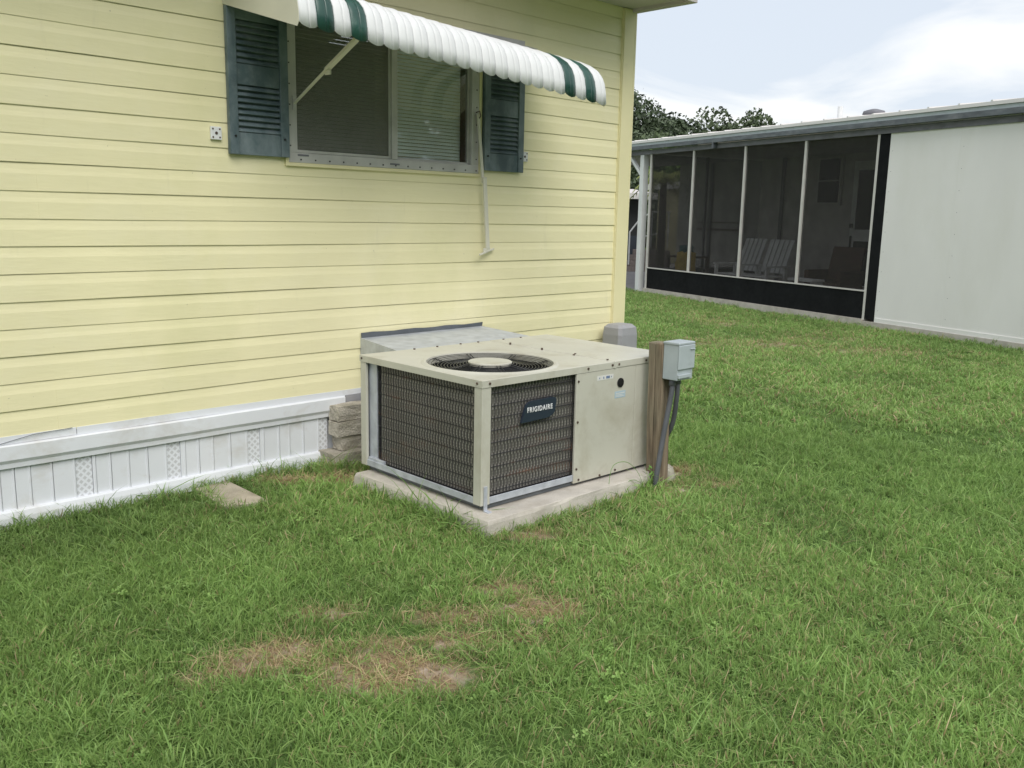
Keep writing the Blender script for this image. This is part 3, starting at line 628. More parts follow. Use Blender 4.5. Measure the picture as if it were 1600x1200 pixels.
# ================================================================== DISCONNECT POST
pst = thing("electrical_post", "weathered wooden post carrying a grey disconnect box and two conduits", "post", (4.05, 2.97, 0))
m = MB()
rows = []
for z, j in ((-.1, 0), (.0, 0), (.15, .002), (.4, -.001), (.65, .001), (.822, 0), (.828, .004)):
    x0, x1, y0, y1 = -.05 + j, .05 + (.014 * (1 - max(z, 0) / .83)), -.05, .045 - j
    g_ = .004 if 0 < z < .82 else .003
    lean = .028 * (1 - max(z, 0) / .83); x0, x1 = x0 + .008 + lean, x1 - .012 + lean * .6
    rows.append([(x0, y0 + .004, z), (x0, -.004, z), (x0 + .008, 0, z), (x0, .004, z), (x0, y1, z), (x1, y1, z), (x1, y0, z), (x0 + .004, y0, z), (x0, y0 + .004, z)])
m.grid(rows); m.add(rows[-1][:-1], [tuple(range(8))]); m.build("post", 'wood', pst, bevel=.002)
bx = MB().box(-.036, .105, -.150, -.052, .635, .838).build("disconnect_box", 'boxgrey', pst, bevel=.004)
MB().box(-.041, .110, -.156, -.05, .828, .842).box(-.039, .108, -.159, -.1505, .695, .8275).build("cover", 'boxgrey', bx, bevel=.004)
MB().box(-.036, .075, -.162, -.1505, .648, .668).box(.06, .10, -.166, -.160, .80, .806).build("latch", 'boxgrey', bx, bevel=.002)
def curve3(P, n=20):
    o = []; P = [Vector(p) for p in P]; P = [P[0] * 2 - P[1]] + P + [P[-1] * 2 - P[-2]]
    for i in range(1, len(P) - 2):
        for k in range(n // 2):
            t_ = k / (n // 2); a_, b_, c_, d_ = P[i - 1:i + 3]
            o.append(.5 * ((2 * b_) + (-a_ + c_) * t_ + (2 * a_ - 5 * b_ + 4 * c_ - d_) * t_ ** 2 + (-a_ + 3 * b_ - 3 * c_ + d_) * t_ ** 3))
    return o + [P[-2]]
MB().tube(curve3([(-.005, -.100, .64), (-.012, -.102, .56), (-.035, -.085, .36), (-.07, -.075, .12), (-.075, -.06, -.03)]), .0145, 10).tube([(-.004, -.10, .64), (-.006, -.10, .60)], .020, 10).build("conduit", 'pvc', pst, smooth=True, label="dark grey conduit slanting down to the slab")
MB().tube(curve3([(.04, -.10, .64), (.043, -.10, .55), (.075, -.06, .38), (.088, .0, .27), (.09, .07, .22)]), .0135, 10).tube([(.04, -.10, .64), (.041, -.10, .605)], .019, 10).build("conduit", 'pvc', pst, smooth=True, label="short grey conduit curving behind the post")

# ================================================================== WHITE HOME WITH SCREENED PORCH
wh = thing("porch_home", "low white home with a dark screened porch and a grey gutter", "house", (SP[0], SP[1], 0), TH + math.pi)
PL = -6.11
MB().box(PL - .03, .0, -.06, 3.2, -.22, -.005).box(.0, 9.0, -.05, .3, -.22, -.03).build("slab", 'concrete', wh)
MB().box(.23, 9.0, -.012, .12, -.028, 2.84).build("wall", 'stucco', wh)
for k in range(8):
    x_ = .22 + k * 1.22; MB().box(x_ + (.0006 if k else 0), min(x_ + 1.2194, 9.0), -.0225 + .0004 * (k % 2), -.0125, -.028, 2.84).build("wall_panel", 'stucco', wh)
nl = MB()
for k in range(8):
    for j in range(9): nl.box(.27 + k * 1.22, .278 + k * 1.22, -.024, -.0215, .15 + j * .3, .158 + j * .3)
nl.build("nail_heads", 'fascia', wh, kind="stuff")
MB().box(.235, 9.0, -.034, -.021, -.028, .035).build("base_board", 'stucco', wh)
MB().box(PL - 3.1, .22, 3.0, 3.12, -.03, 2.9).build("inner_wall", 'inwall', wh)
MB().box(.10, .219, .121, 3.0, -.03, 2.9).build("end_wall", 'inwall', wh)
MB().box(.022, .216, -.025, .0, .002, 2.815).build("dark_strip", 'kick', wh)
MB().box(PL, -.02, -.012, .0, .0, .425).build("kick_panel", 'kick', wh, label="black solid panel along the bottom of the porch screens")
for x in (PL, -4.64, -3.10, -1.57):
    x1_ = x + (.05 if x != PL else .05)
    MB().box(x, x1_, -.026, .03, .448 if x != PL else -.02, 2.815).build("screen_mullion", 'alubar', wh)
MB().box(-.025, .021, -.026, .03, -.02, 2.815).build("screen_mullion", 'alubar', wh)
for a0, a1 in ((PL + .05, -4.64), (-4.59, -3.10), (-3.05, -1.57), (-1.52, -.025)):
    MB().box(a0, a1, .002, .0035, .449, 2.81).build("screen_panel", 'screen', wh)
    MB().box(a0 - .025, a1 + .025, -.03, .03, .426, .447).build("sill", 'alubar', wh)
MB().box(PL + .001, PL + .0025, .06, 3.0, .43, 2.81).build("screen_panel", 'screen', wh)
MB().box(PL - .01, PL + .03, 1.45, 1.5, 0, 2.82).box(PL - .01, PL + .03, .06, 3.0, .39, .43).build("end_frame", 'fascia', wh)
MB().box(PL, PL + .01, .06, 3.0, 0, .389).build("end_kick_panel", 'kick', wh)
MB().box(PL - 4.2, 9.0, .0, 3.1, 2.84, 2.86).build("porch_ceiling", 'inwall', wh)
# eave
EX0, EX1 = PL - 4.2, 9.2
MB().box(EX0, EX1, -.05, -.02, 2.812, 2.905).build("fascia", 'fascia', wh)
MB().box(EX0, EX1, -.15, -.052, 2.915, 2.925).box(EX0, EX1, -.15, -.14, 2.925, 2.99).box(EX0, EX1, -.062, -.052, 2.925, 2.99).build("gutter", 'gutter', wh)
MB().box(-3.9, -3.86, -.154, -.05, 2.81, 2.99).build("gutter_strap", 'gutter', wh)
MB().box(EX0, EX1, -.14, -.05, 2.992, 3.045).build("drip_edge", 'boxgrey', wh)
rf = MB(); rf.prism([(EX0, -.16, 3.047), (EX0, 4.0, 3.50), (EX0, 8.5, 3.0), (EX0, 8.5, 3.03), (EX0, 4.0, 3.55), (EX0, -.16, 3.095)], (EX1 - EX0, 0, 0))
rfo = rf.build("roof", 'roofw', wh)
for i in range(38):
    x = EX0 + .25 + i * .5
    if x < EX1: MB().prism([(x, -.162, 3.097), (x, 4.0, 3.552), (x, 4.0, 3.572), (x, -.162, 3.115)], (.03, 0, 0)).build("roof_seam", 'roofw', rfo)
# vents on the roof
def tow(x, y): v = np.array([x, y]) - SP; return (-float(v @ EV), float(v @ NV))
a_, b_ = tow(17.87, 8.98); MB().tube([(a_, b_, 3.45), (a_, b_, 3.76)], .055, 12).build("vent_pipe", 'wpaint', rfo, smooth=False)
a_, b_ = tow(18.15, 8.41); MB().tube([(a_, b_, 3.5), (a_, b_, 3.60), (a_, b_, 3.66), (a_, b_, 3.70)], [.10, .22, .20, .06], 16).build("roof_vent", 'fascia', rfo, smooth=True)
# inner window and door
w2 = MB().box(-4.32, -3.64, 2.95, 2.998, 1.82, 2.80).build("inner_window", 'inwall', wh)
MB().box(-4.25, -3.71, 2.93, 2.949, 1.88, 2.30).build("pane", 'kick', w2); MB().box(-4.25, -3.71, 2.93, 2.949, 2.33, 2.75).build("pane", 'kick', w2)
dr = MB(); dr.box(-3.30, -3.18, 2.93, 2.99, .0, 2.68).box(-2.5, -2.38, 2.93, 2.99, 0, 2.68).box(-3.18, -2.5, 2.93, 2.99, 2.50, 2.68).box(-3.18, -2.5, 2.93, 2.99, 1.12, 1.35).box(-3.18, -2.5, 2.93, 2.99, 0, .25)
dro = dr.build("door", 'wpaint', wh, bevel=.004)
MB().box(-3.18, -2.5, 2.94, 2.95, 1.35, 2.50).box(-3.18, -2.5, 2.94, 2.95, .25, 1.12).build("pane", 'kick', dro)
MB().box(-3.27, -3.22, 2.88, 2.925, 1.38, 1.46).box(-3.26, -3.23, 2.90, 2.925, 1.0, 1.22).build("handle", 'black', dro)
MB().box(-8.3, -6.6, 2.93, 2.99, 1.22, 1.27).box(-8.3, -6.6, 2.96, 2.99, 1.40, 1.43).build("wall_shelf", 'tablebr', wh)
MB().box(-7.9, -7.8, 2.95, 2.99, 0, 2.85).box(-5.4, -5.32, 2.95, 2.99, 0, 2.85).build("wall_batten", 'fascia', wh)
# carport post with brace
cp_ = MB(); cp_.box(-6.47, -6.33, -.04, .09, -.12, 2.81)
cpo = cp_.build("carport_post", 'wpaint', wh, bevel=.004)
MB().bar((-6.50, .02, 2.42), (-6.92, .02, 2.80), .07, .06).build("brace", 'wpaint', cpo)
o = MB().box(PL - 12, PL - .035, -.03, 14, -.30, -.085).build("driveway", 'drive'); o.location = (SP[0], SP[1], 0); o.rotation_euler = (0, 0, TH + math.pi); o['kind'] = 'structure'

# things on the porch, in the home's own frame
def porch(x, y, z=0):
    c, s = math.cos(TH + math.pi), math.sin(TH + math.pi); return (SP[0] + c * x - s * y, SP[1] + s * x + c * y, z)
def white_chair():
    r_ = thing("porch_chair", "white plastic slat-back chair behind the second porch mullion", "chair", porch(-4.25, .95), TH + math.pi, "white chairs on the porch")
    for i in range(5):
        x = -.26 + i * .13
        MB().obox((x, .33, .80), (.052, 0, 0), (0, .12, .32), (0, -.01, .004)).build("back_slat", 'wpaint', r_)
    MB().box(-.33, .33, -.28, .26, .40, .43).build("seat", 'wpaint', r_, bevel=.006)
    for s in (-1, 1):
        MB().box(s * .36 - .035, s * .36 + .035, -.32, .30, .60, .63).build("armrest", 'wpaint', r_, bevel=.006)
        MB().box(s * .34 - .025, s * .34 + .025, -.30, -.24, 0, .60).build("leg", 'wpaint', r_); MB().box(s * .34 - .025, s * .34 + .025, .18, .24, 0, .60).build("leg", 'wpaint', r_)
    MB().box(-.32, .32, .29, .31, .50, .56).build("back_rail", 'wpaint', r_)
    return r_
c1 = white_chair(); c1.rotation_euler.z += math.pi * 0
c2 = copy_tree(c1); c2.location = porch(-3.52, 1.0); c2['label'] = "white plastic slat-back chair just right of the second porch mullion"; c2.rotation_euler.z += .06
c1['label'] = "white plastic slat-back chair partly hidden by the second porch mullion"
wk = thing("wicker_chair", "dark brown wicker chair on the porch beside the white door", "chair", porch(-1.70, 1.0), TH + math.pi + .1)
MB().obox((0, .30, .74), (.34, 0, 0), (0, .08, .31), (0, -.03, .008)).build("back", 'wicker', wk, bevel=.02)
MB().box(-.34, .34, -.30, .28, .28, .44).build("seat", 'wicker', wk, bevel=.02)
for s in (-1, 1): MB().box(s * .36 - .04, s * .36 + .04, -.32, .30, .02, .64).build("armrest", 'wicker', wk, bevel=.02)
bn = thing("bench", "low white bench top seen over the sill in the right porch bay", "bench", porch(-1.75, .4), TH + math.pi)
MB().box(-.30, .30, -.15, .15, .455, .50).build("bench_top", 'wpaint', bn, bevel=.006)
for s in (-1, 1): MB().box(s * .26 - .02, s * .26 + .02, -.13, .13, 0, .455).build("leg", 'wpaint', bn)
tb = thing("porch_table", "dark red wooden table behind the leftmost porch screen", "table", porch(-5.78, .9), TH + math.pi)
MB().box(-.45, .28, -.3, .3, .66, .70).build("tabletop", 'tablebr', tb)
for sx_ in (-.42, .25):
    for sy_ in (-.27, .27): MB().box(sx_ - .03, sx_ + .03, sy_ - .03, sy_ + .03, 0, .66).build("leg", 'tablebr', tb)
MB().box(-.35, .2, -.1, .15, .701, .74).build("tray", 'wpaint', tb)
yb = thing("yellow_bag", "bulging yellow bag with a dark teal top inside the left porch bay", "bag", porch(-5.33, .45), TH + math.pi)
m = rough_box(-.19, .19, -.12, .12, .0, .80, .02, 5); m.build("bag_body", 'yellowcloth', yb, smooth=True, bevel=.03)
rough_box(-.13, .12, -.09, .09, .78, .93, .015, 3).build("bag_top", 'teal', yb, smooth=True)

# ================================================================== FAR HOME, STEPS
fh = thing("far_home", "dark walled home with a bright white roof edge beyond the carport", "house", (22.0, 17.4, 0), R(-38))
MB().box(-6, .35, 0, 5, -.2, 2.02).build("wall", 'farwall', fh); MB().box(-6.2, .62, -.5, 5.4, 2.03, 2.20).build("roof_edge", 'roofw', fh); MB().prism([(-6.2, -.5, 2.2), (-6.2, 2.5, 2.40), (-6.2, 5.4, 2.2)], (6.8, 0, 0)).build("roof", 'pinkboard', fh)
MB().box(-6, -.15, -.03, -.002, .45, .78).build("white_band", 'roofw', fh); MB().box(-.25, .3, -.05, -.002, -.1, .95).build("utility_panel", 'farblue', fh)
st = thing("entry_steps", "pale block steps with thin white railings beyond the carport post", "steps", (21.55, 17.25, -.085), R(-38))
for k in range(4): MB().box(.0 + .1 * k, 1.3, -.3 + k * .01, .30, .16 * k, .16 * (k + 1) - .006).build("step", 'brick', st, bevel=.006)
for x0_, z0_, z1_ in ((.05, .2, 1.15), (.35, .6, 1.55), (.7, .7, 1.75), (1.2, .7, 1.75)): MB().tube([(x0_, -.27, z0_), (x0_, -.27, z1_)], .022, 6).build("baluster", 'wpaint', st)
MB().tube([(.05, -.27, 1.15), (.35, -.27, 1.55), (.7, -.27, 1.75), (1.25, -.27, 1.75)], .025, 6).tube([(.35, -.27, 1.0), (1.25, -.27, 1.2)], .02, 6).build("handrail", 'wpaint', st)
fy = thing("cream_home", "pale yellow home with white trim glimpsed through the left porch screen", "house", (25.6, 17.2, 0), R(-30))
MB().box(0, 6, 0, 4, -.1, 2.5).build("wall", 'pitch', fy); MB().box(-.3, 6.3, -.5, 4.3, 2.5, 2.72).build("roof_edge", 'roofw', fy); MB().box(1.0, 1.9, -.02, -.001, .1, 2.0).build("door", 'farwall', fy)

# ================================================================== TREES
def leaf_mat(name, c, c2):
    m, t, p = nmat(name)
    col = ramp(t, noise(t, .9, 5), [(.35, c), (.65, c2)])
    inf = t.nodes.new('ShaderNodeNewGeometry'); col = mixc(t, .35, col, ramp(t, inf.outputs['Random Per Island'], [(0, tuple(x * .4 for x in c)), (1, tuple(x * 1.5 for x in c2))]))
    t.links.new(col, p.inputs['Base Color']); p.inputs['Roughness'].default_value = .6; return m
MT['oak'] = leaf_mat("oak_leaves", (.034, .052, .026), (.072, .102, .048))
MT['oak2'] = leaf_mat("light_oak_leaves", (.048, .072, .034), (.095, .13, .058))
MT['lime'] = leaf_mat("lime_leaves", (.07, .14, .02), (.13, .22, .04))
MT['palm'] = leaf_mat("palm_leaves", (.16, .20, .04), (.32, .36, .10))
def crown(name, C_, rad, n, leaf, mat, parent, lobes=9, seed=0, cover=.75):
    r2 = np.random.default_rng(seed); L_ = []
    for i in range(lobes):
        a = r2.uniform(0, 6.28); e = r2.uniform(-.35, 1); rr = r2.uniform(.35, .72)
        L_.append((np.array([math.cos(a) * rr * rad[0], math.sin(a) * rr * rad[1], e * .55 * rad[2]]), r2.uniform(.28, .5)))
    L_.append((np.zeros(3), .62)); L_.append((np.array([.1 * rad[0], 0, .42 * rad[2]]), .5)); L_.append((np.array([-.35 * rad[0], .1, .18 * rad[2]]), .5)); L_.append((np.array([.42 * rad[0], .1, .16 * rad[2]]), .46)); L_.append((np.array([0, 0, -.25 * rad[2]]), .6)); V = []; F = []
    ctr = np.array([c for c, _ in L_])[(k_ := r2.integers(len(L_), size=n))]; sz = np.array([q for _, q in L_])[k_]
    nm = lambda a: a / np.linalg.norm(a, axis=1)[:, None]
    d = nm(r2.normal(size=(n, 3))); fr = np.sqrt(r2.uniform(.45, 1.0, n)) + (r2.random(n) < .05) * .12
    clump = nm(r2.normal(size=(n // 14 + 1, 3)))                      # leaves gather in clumps
    d = nm(d * .30 + clump[np.arange(n) // 14]); ctr = ctr[(np.arange(n) // 14) * 14]; sz = sz[(np.arange(n) // 14) * 14]; fr = fr[(np.arange(n) // 14) * 14] * .85 + fr * .15
    q = ctr + d * np.array(rad) * (sz * fr)[:, None] + np.array(C_); u = nm(r2.normal(size=(n, 3))); w = nm(np.cross(u, r2.normal(size=(n, 3)))); l = (leaf * r2.uniform(.5, 1.4, n))[:, None]
    V = np.stack([q - u * l * .5, q + w * l * .3, q + u * l * .6, q - w * l * .3], 1).reshape(-1, 3); F = np.arange(4 * n).reshape(-1, 4)
    me = bpy.data.meshes.new(name); me.from_pydata(V.tolist(), [], F.tolist()); me.materials.append(MT[mat]); o = bpy.data.objects.new(name, me); COL.objects.link(o); o.parent = parent; return o
def tree(px, H, rad, dist, lab, mat, seed, n=5200, leaf=.42, dx=0, group="trees beyond the white home"):
    yaw = math.atan((px - 800) / 1420.0) + .0
    base = math.atan2(fwd.y, fwd.x) - math.atan((px - 800) / 1420.0)
    x, y = dist * math.cos(base), dist * math.sin(base)
    t_ = thing("oak_tree", lab, "tree", (x, y, -.12), 0, group)
    r3 = random.Random(seed); cz_ = H - rad[2]
    m = MB().tube([(0, 0, 0), (.1, 0, cz_ * .5), (.2, .1, cz_)], [.38, .28, .18], 8)
    for k in range(6):
        a = k * 1.05 + r3.random(); m.tube([(.12, 0, cz_ * (.4 + .08 * k)), (rad[0] * .35 * math.cos(a), rad[1] * .35 * math.sin(a), cz_ * .85), (rad[0] * .75 * math.cos(a), rad[1] * .75 * math.sin(a), cz_ + rad[2] * .35)], [.14, .09, .03], 6)
    m.build("trunk", 'bark', t_); crown("crown", (0, 0, cz_), rad, n, leaf, mat, t_, seed=seed); return t_
tree(968, 10.0, (5.6, 5.0, 5.4), 62, "tallest dark oak, beside the edge of the yellow wall", 'oak', 1, 30000, .25)
tree(1028, 8.6, (4.2, 3.6, 4.9), 60, "rounded dark oak right of the tallest oak", 'oak', 2, 20000, .24)
tree(1062, 7.5, (3.8, 3.2, 4.1), 64, "small oak in the dip between larger crowns", 'oak', 3, 15000, .24)
tree(1095, 8.5, (3.6, 3.0, 4.3), 64, "middle oak with gaps of sky in its crown", 'oak2', 4, 13000, .23)
tree(1143, 9.2, (4.0, 3.4, 5.0), 66, "broad bushy oak above the white roof line", 'oak2', 5, 17000, .24)
tree(1122, 7.9, (3.8, 3.2, 4.4), 67, "dark oak filling the gap between the two bushy crowns", 'oak', 12, 14000, .24)
tree(1168, 7.9, (3.6, 3.0, 4.2), 70, "low dark oak left of the wispy rightmost oak", 'oak', 13, 12000, .24)
tree(1190, 8.4, (3.3, 2.8, 4.0), 68, "thin wispy oak, rightmost above the roof", 'oak', 6, 7500, .22)
tree(1000, 6.4, (3.6, 3.4, 3.4), 48, "greyish oak in front of the tallest oak", 'oak2', 7, 14000, .18)
tree(1052, 5.1, (2.2, 2.0, 2.0), 44, "bright lime green shrub-like tree low above the roof edge", 'lime', 8, 5000, .16)
tree(1078, 5.3, (1.9, 1.8, 1.8), 46, "second lime green crown touching the roof line", 'lime', 9, 3000, .16)
tree(1015, 3.6, (4.5, 3.0, 2.2), 40, "low dark bushy tree behind the carport", 'oak', 10, 9000, .18)
tree(1110, 4.8, (5.0, 3.0, 2.6), 55, "low dark thicket tree hidden mostly by the white home", 'oak', 11, 9000, .22)
# trees and a home on the other side of the garden, seen only as reflections
for k, (x, y, h) in enumerate(((-9, -19, 9.5), (0, -20, 9.5), (8, -21, 11), (14, -18, 10.5), (17, -19, 9), (19, -15, 11), (25, -13, 10), (19, -24, 12), (30, -18, 12), (-16, -12, 8.5))):
    t_ = thing("oak_tree", ["dark oak tree faintly mirrored in the glass of the window"][0], "tree", (x, y, 0), 0, "oaks mirrored in the window glass")
    MB().tube([(0, 0, 0), (.1, 0, h * .5)], [.35, .22], 8).build("trunk", 'bark', t_); crown("crown", (0, 0, h * .52), (5.2, 4.6, h * .47), 6000, .6, 'oak', t_, seed=30 + k)
bh = thing("mirrored_home", "pale low home opposite, mirrored in the window glass", "house", (6, -26, 0), 0)
MB().box(-6, 5, -3, 0, 0, 2.6).build("wall", 'grey', bh); MB().prism([(-6.4, .4, 2.6), (-6.4, -1.5, 3.3), (-6.4, -3.4, 2.6)], (11.8, 0, 0)).build("roof", 'fascia', bh); MB().box(-3, -1.6, .001, .03, 1.0, 2.0).box(1.2, 2.6, .001, .03, 1.0, 2.0).build("window", 'kick', bh)
# palm
pt_ = thing("palm_tree", "yellow-green palm fronds between the carport post and the porch", "palm tree", (21.6, 16.0, -.1))
MB().tube([(0, 0, 0), (.05, .02, 1.4), (0, 0, 2.7)], [.14, .11, .09], 8).build("trunk", 'bark', pt_)
for k in range(13):
    a = k * 2.4; el = random.uniform(-.2, .9); Ln = random.uniform(1.0, 1.6); m = MB()
    P_ = [Vector((math.cos(a) * Ln * s * math.cos(el) , math.sin(a) * Ln * s * math.cos(el), 2.7 + Ln * (s * math.sin(el) - .75 * s * s))) for s in [i / 8 for i in range(9)]]
    side = Vector((-math.sin(a), math.cos(a), 0))
    for i in range(1, 9):
        for q in (0, .5):
            p_ = P_[i - 1].lerp(P_[i], q)
            for s in (-1, 1):
                tip = p_ + side * s * .32 * (1 - (i / 9.5) ** 2) + Vector((math.cos(a) * .14, math.sin(a) * .14, -.16)); m.add([p_, p_ + (P_[i] - P_[i - 1]) * .25, tip], [(0, 1, 2)])
    m.tube(P_, .012, 4); m.build("frond", 'palm', pt_)

# ================================================================== GRASS
gr, t, p = nmat("grass_blade")
ah = t.nodes.new('ShaderNodeAttribute'); ah.attribute_type = 'INSTANCER'; ah.attribute_name = 'hue'
al = t.nodes.new('ShaderNodeAttribute'); al.attribute_type = 'INSTANCER'; al.attribute_name = 'lum'
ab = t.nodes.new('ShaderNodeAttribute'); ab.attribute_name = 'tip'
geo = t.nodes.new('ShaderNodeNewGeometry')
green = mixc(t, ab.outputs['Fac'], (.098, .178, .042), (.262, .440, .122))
green = mixc(t, ramp(t, geo.outputs['Random Per Island'], [(.0, (0, 0, 0)), (1, (.75, .75, .75))]), green, (.38, .53, .17))
strawc = mixc(t, ab.outputs['Fac'], (.30, .21, .11), (.68, .55, .34))
isl = ramp(t, math_(t, 'SUBTRACT', ah.outputs['Fac'], math_(t, 'MULTIPLY', geo.outputs['Random Per Island'], .97)), [(.0, (0, 0, 0)), (.06, (1, 1, 1))])
c = mixc(t, isl, green, strawc)
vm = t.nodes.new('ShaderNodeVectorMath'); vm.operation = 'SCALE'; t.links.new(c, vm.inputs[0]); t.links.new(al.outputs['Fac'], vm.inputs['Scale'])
t.nodes.remove(p); df = t.nodes.new('ShaderNodeBsdfPrincipled'); df.inputs['Roughness'].default_value = .5; df.inputs['Specular IOR Level'].default_value = .35
tl_ = t.nodes.new('ShaderNodeBsdfTranslucent'); t.links.new(vm.outputs[0], df.inputs['Base Color']); t.links.new(vm.outputs[0], tl_.inputs[0])
ms = t.nodes.new('ShaderNodeMixShader'); ms.inputs[0].default_value = .4; t.links.new(df.outputs[0], ms.inputs[1]); t.links.new(tl_.outputs[0], ms.inputs[2])
t.links.new(ms.outputs[0], [n for n in t.nodes if n.type == 'OUTPUT_MATERIAL'][0].inputs[0])
def tuft(name, nb, rad, h0, h1, w, lean, seed, leafy=False):
    r2 = np.random.default_rng(seed); V = []; F = []; T = []
    for i in range(nb):
        a = r2.uniform(0, 6.28); rr = rad * math.sqrt(r2.random()); bx_, by_ = rr * math.cos(a), rr * math.sin(a)
        h = r2.uniform(h0, h1); ww = w * r2.uniform(.7, 1.3); d = r2.uniform(0, 6.28); ln = abs(r2.normal(0, lean)) + .08
        dx, dy = math.cos(d), math.sin(d); tw = r2.uniform(0, 6.28); sx_, sy_ = math.cos(tw), math.sin(tw); b0 = len(V)
        if leafy:
            z_ = h * .6
            for k in range(3):
                aa = d + k * 2.1; cx1, cy1 = bx_ + math.cos(aa) * ww * 1.4, by_ + math.sin(aa) * ww * 1.4; b0 = len(V)
                ux, uy = math.cos(aa), math.sin(aa)
                V += [(bx_, by_, z_), (cx1 - uy * ww, cy1 + ux * ww, z_ + .003), (cx1 + ux * ww, cy1 + uy * ww, z_ + .002), (cx1 + uy * ww, cy1 - ux * ww, z_ + .004)]; F.append((b0, b0 + 1, b0 + 2, b0 + 3)); T += [.8, 1, 1, 1]
            continue
        for s_, wf in ((-.12, 1.0), (.35, 1.0), (.72, .72)):
            o = ln * h * s_ * abs(s_) * 1.3; z_ = h * s_ * (1 - .22 * ln * max(s_, 0)); cx1, cy1 = bx_ + dx * o, by_ + dy * o
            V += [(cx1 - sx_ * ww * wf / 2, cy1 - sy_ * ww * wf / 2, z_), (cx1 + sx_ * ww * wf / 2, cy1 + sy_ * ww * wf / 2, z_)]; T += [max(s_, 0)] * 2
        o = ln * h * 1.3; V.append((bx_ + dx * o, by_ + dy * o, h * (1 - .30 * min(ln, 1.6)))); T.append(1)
        F += [(b0, b0 + 1, b0 + 3, b0 + 2), (b0 + 2, b0 + 3, b0 + 5, b0 + 4), (b0 + 4, b0 + 5, b0 + 6)]
    me = bpy.data.meshes.new(name); me.from_pydata(V, [], F); me.materials.append(gr)
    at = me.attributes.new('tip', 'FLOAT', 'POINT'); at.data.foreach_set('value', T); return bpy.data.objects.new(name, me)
gcol = bpy.data.collections.new("grass_tufts")
kinds = [tuft("a0", 20, .045, .022, .050, .0034, .6, 1), tuft("a1", 20, .05, .018, .045, .0038, .85, 2), tuft("a2", 18, .045, .025, .060, .0033, .65, 3), tuft("a3", 18, .05, .014, .040, .0042, 1.1, 4),
         tuft("b0", 12, .05, .04, .080, .0038, .8, 5), tuft("b1", 9, .04, .05, .10, .0042, .95, 6),
         tuft("c0", 11, .05, .016, .026, .0048, .6, 7, True),
         tuft("d0", 16, .06, .02, .05, .0028, 2.2, 8),
         tuft("e0", 26, .10, .030, .056, .0070, .7, 9), tuft("e1", 26, .10, .025, .05, .0080, .9, 10)]
for o in kinds: gcol.objects.link(o)
K = {o.name: i for i, o in enumerate(sorted(kinds, key=lambda o: o.name))}
def visible(x, y):
    dx, dy, dz = x, y, -1.5; d = dx * fwd.x + dy * fwd.y + dz * fwd.z; u = (dx * rgt.x + dy * rgt.y + dz * rgt.z) / np.maximum(d, .05); v = (dx * upv.x + dy * upv.y + dz * upv.z) / np.maximum(d, .05)
    return (d > .2) & (np.abs(u) < 1.1) & (v > -.95)
HL = lambda x, y: (-(x - SP[0]) * EV[0] - (y - SP[1]) * EV[1], (x - SP[0]) * NV[0] + (y - SP[1]) * NV[1])
def free(x, y):
    ok = ~((y > 4.585) & (x < 5.74)) & ~((x > 2.76) & (x < 4.41) & (y > 2.955) & (y < 4.05)) & ~((x > 2.90) & (x < 3.4) & (y > 4.43))
    ok &= ~((x > 2.055) & (x < 2.285) & (y > 4.13) & (y < 4.585)) & ~((np.abs(x - 4.05) < .06) & (np.abs(y - 2.97) < .06)) & ~((np.abs(x - 5.55) < .13) & (np.abs(y - 4.46) < .11))
    a, b = HL(x, y); ok &= ~((a > PL - .05) & (b > -.07)) & ~((a <= PL - .03) & (a > PL - 12.1) & (b > -.04) & (b < 14.05)); return ok
PX, PY, PK, PS, PH, PLm, PT = [], [], [], [], [], [], []
def scatter(x0, x1, y0, y1, dens, kset, prob, dmin, dmax, sc, hb=0, tilt=.25):
    n = int((x1 - x0) * (y1 - y0) * dens); x = rng.uniform(x0, x1, n); y = rng.uniform(y0, y1, n); d = np.hypot(x, y)
    m = (d >= dmin) & (d < dmax) & visible(x, y) & free(x, y); x, y, d = x[m], y[m], d[m]
    dr_ = dry(x, y); cl = nz(x * .35, y * .35, 2)
    keep = rng.random(len(x)) > np.clip(dr_ * 1.35, 0, .86); keep &= rng.random(len(x)) < np.clip(.88 + .25 * cl, .6, 1)
    x, y, d, dr_, cl = x[keep], y[keep], d[keep], dr_[keep], cl[keep]
    PX.append(x); PY.append(y); PK.append(rng.choice(kset, len(x), p=prob)); PS.append(sc * rng.uniform(.7, 1.25, len(x)) * (1 - .35 * dr_) * (1 + .08 * cl))
    big = nz(x * .09, y * .09, 3)
    PH.append(np.clip(.018 + hb + dr_ * .75 + .05 * np.clip(big, -1, 2) + rng.normal(0, .05, len(x)), 0, 1) * np.where(np.isin(PK[-1], [K['b0'], K['b1'], K['c0']]), .2, 1))
    left = np.clip((1.35 - x) / 1.1, 0, 1) * .16 + np.clip((y - 3.3) / 1.0, 0, 1) * np.clip((3.0 - x) / 1.0, 0, 1) * .20  # darker lawn at left; towards the skirting the home's shade is put into lum
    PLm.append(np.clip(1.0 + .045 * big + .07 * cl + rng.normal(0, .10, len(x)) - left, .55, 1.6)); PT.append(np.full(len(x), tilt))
near = [K['a0'], K['a1'], K['a2'], K['a3'], K['b0'], K['b1'], K['c0'], K['d0']]
scatter(-1.2, 6, -2.2, 5, 1500, near, [.25, .26, .17, .21, .05, .01, .03, .02], 0, 4.2, 1.0)
scatter(.5, 9, -3.5, 8, 800, near, [.25, .25, .18, .21, .05, .01, .03, .02], 4.2, 6.8, 1.15)
scatter(2, 26, -8, 22, 190, [K['e0'], K['e1'], K['b0']], [.46, .46, .08], 6.8, 22, 1.0, .05)
scatter(14, 60, -6, 50, 14, [K['e0'], K['e1']], [.5, .5], 22, 50, 2.2, .05)
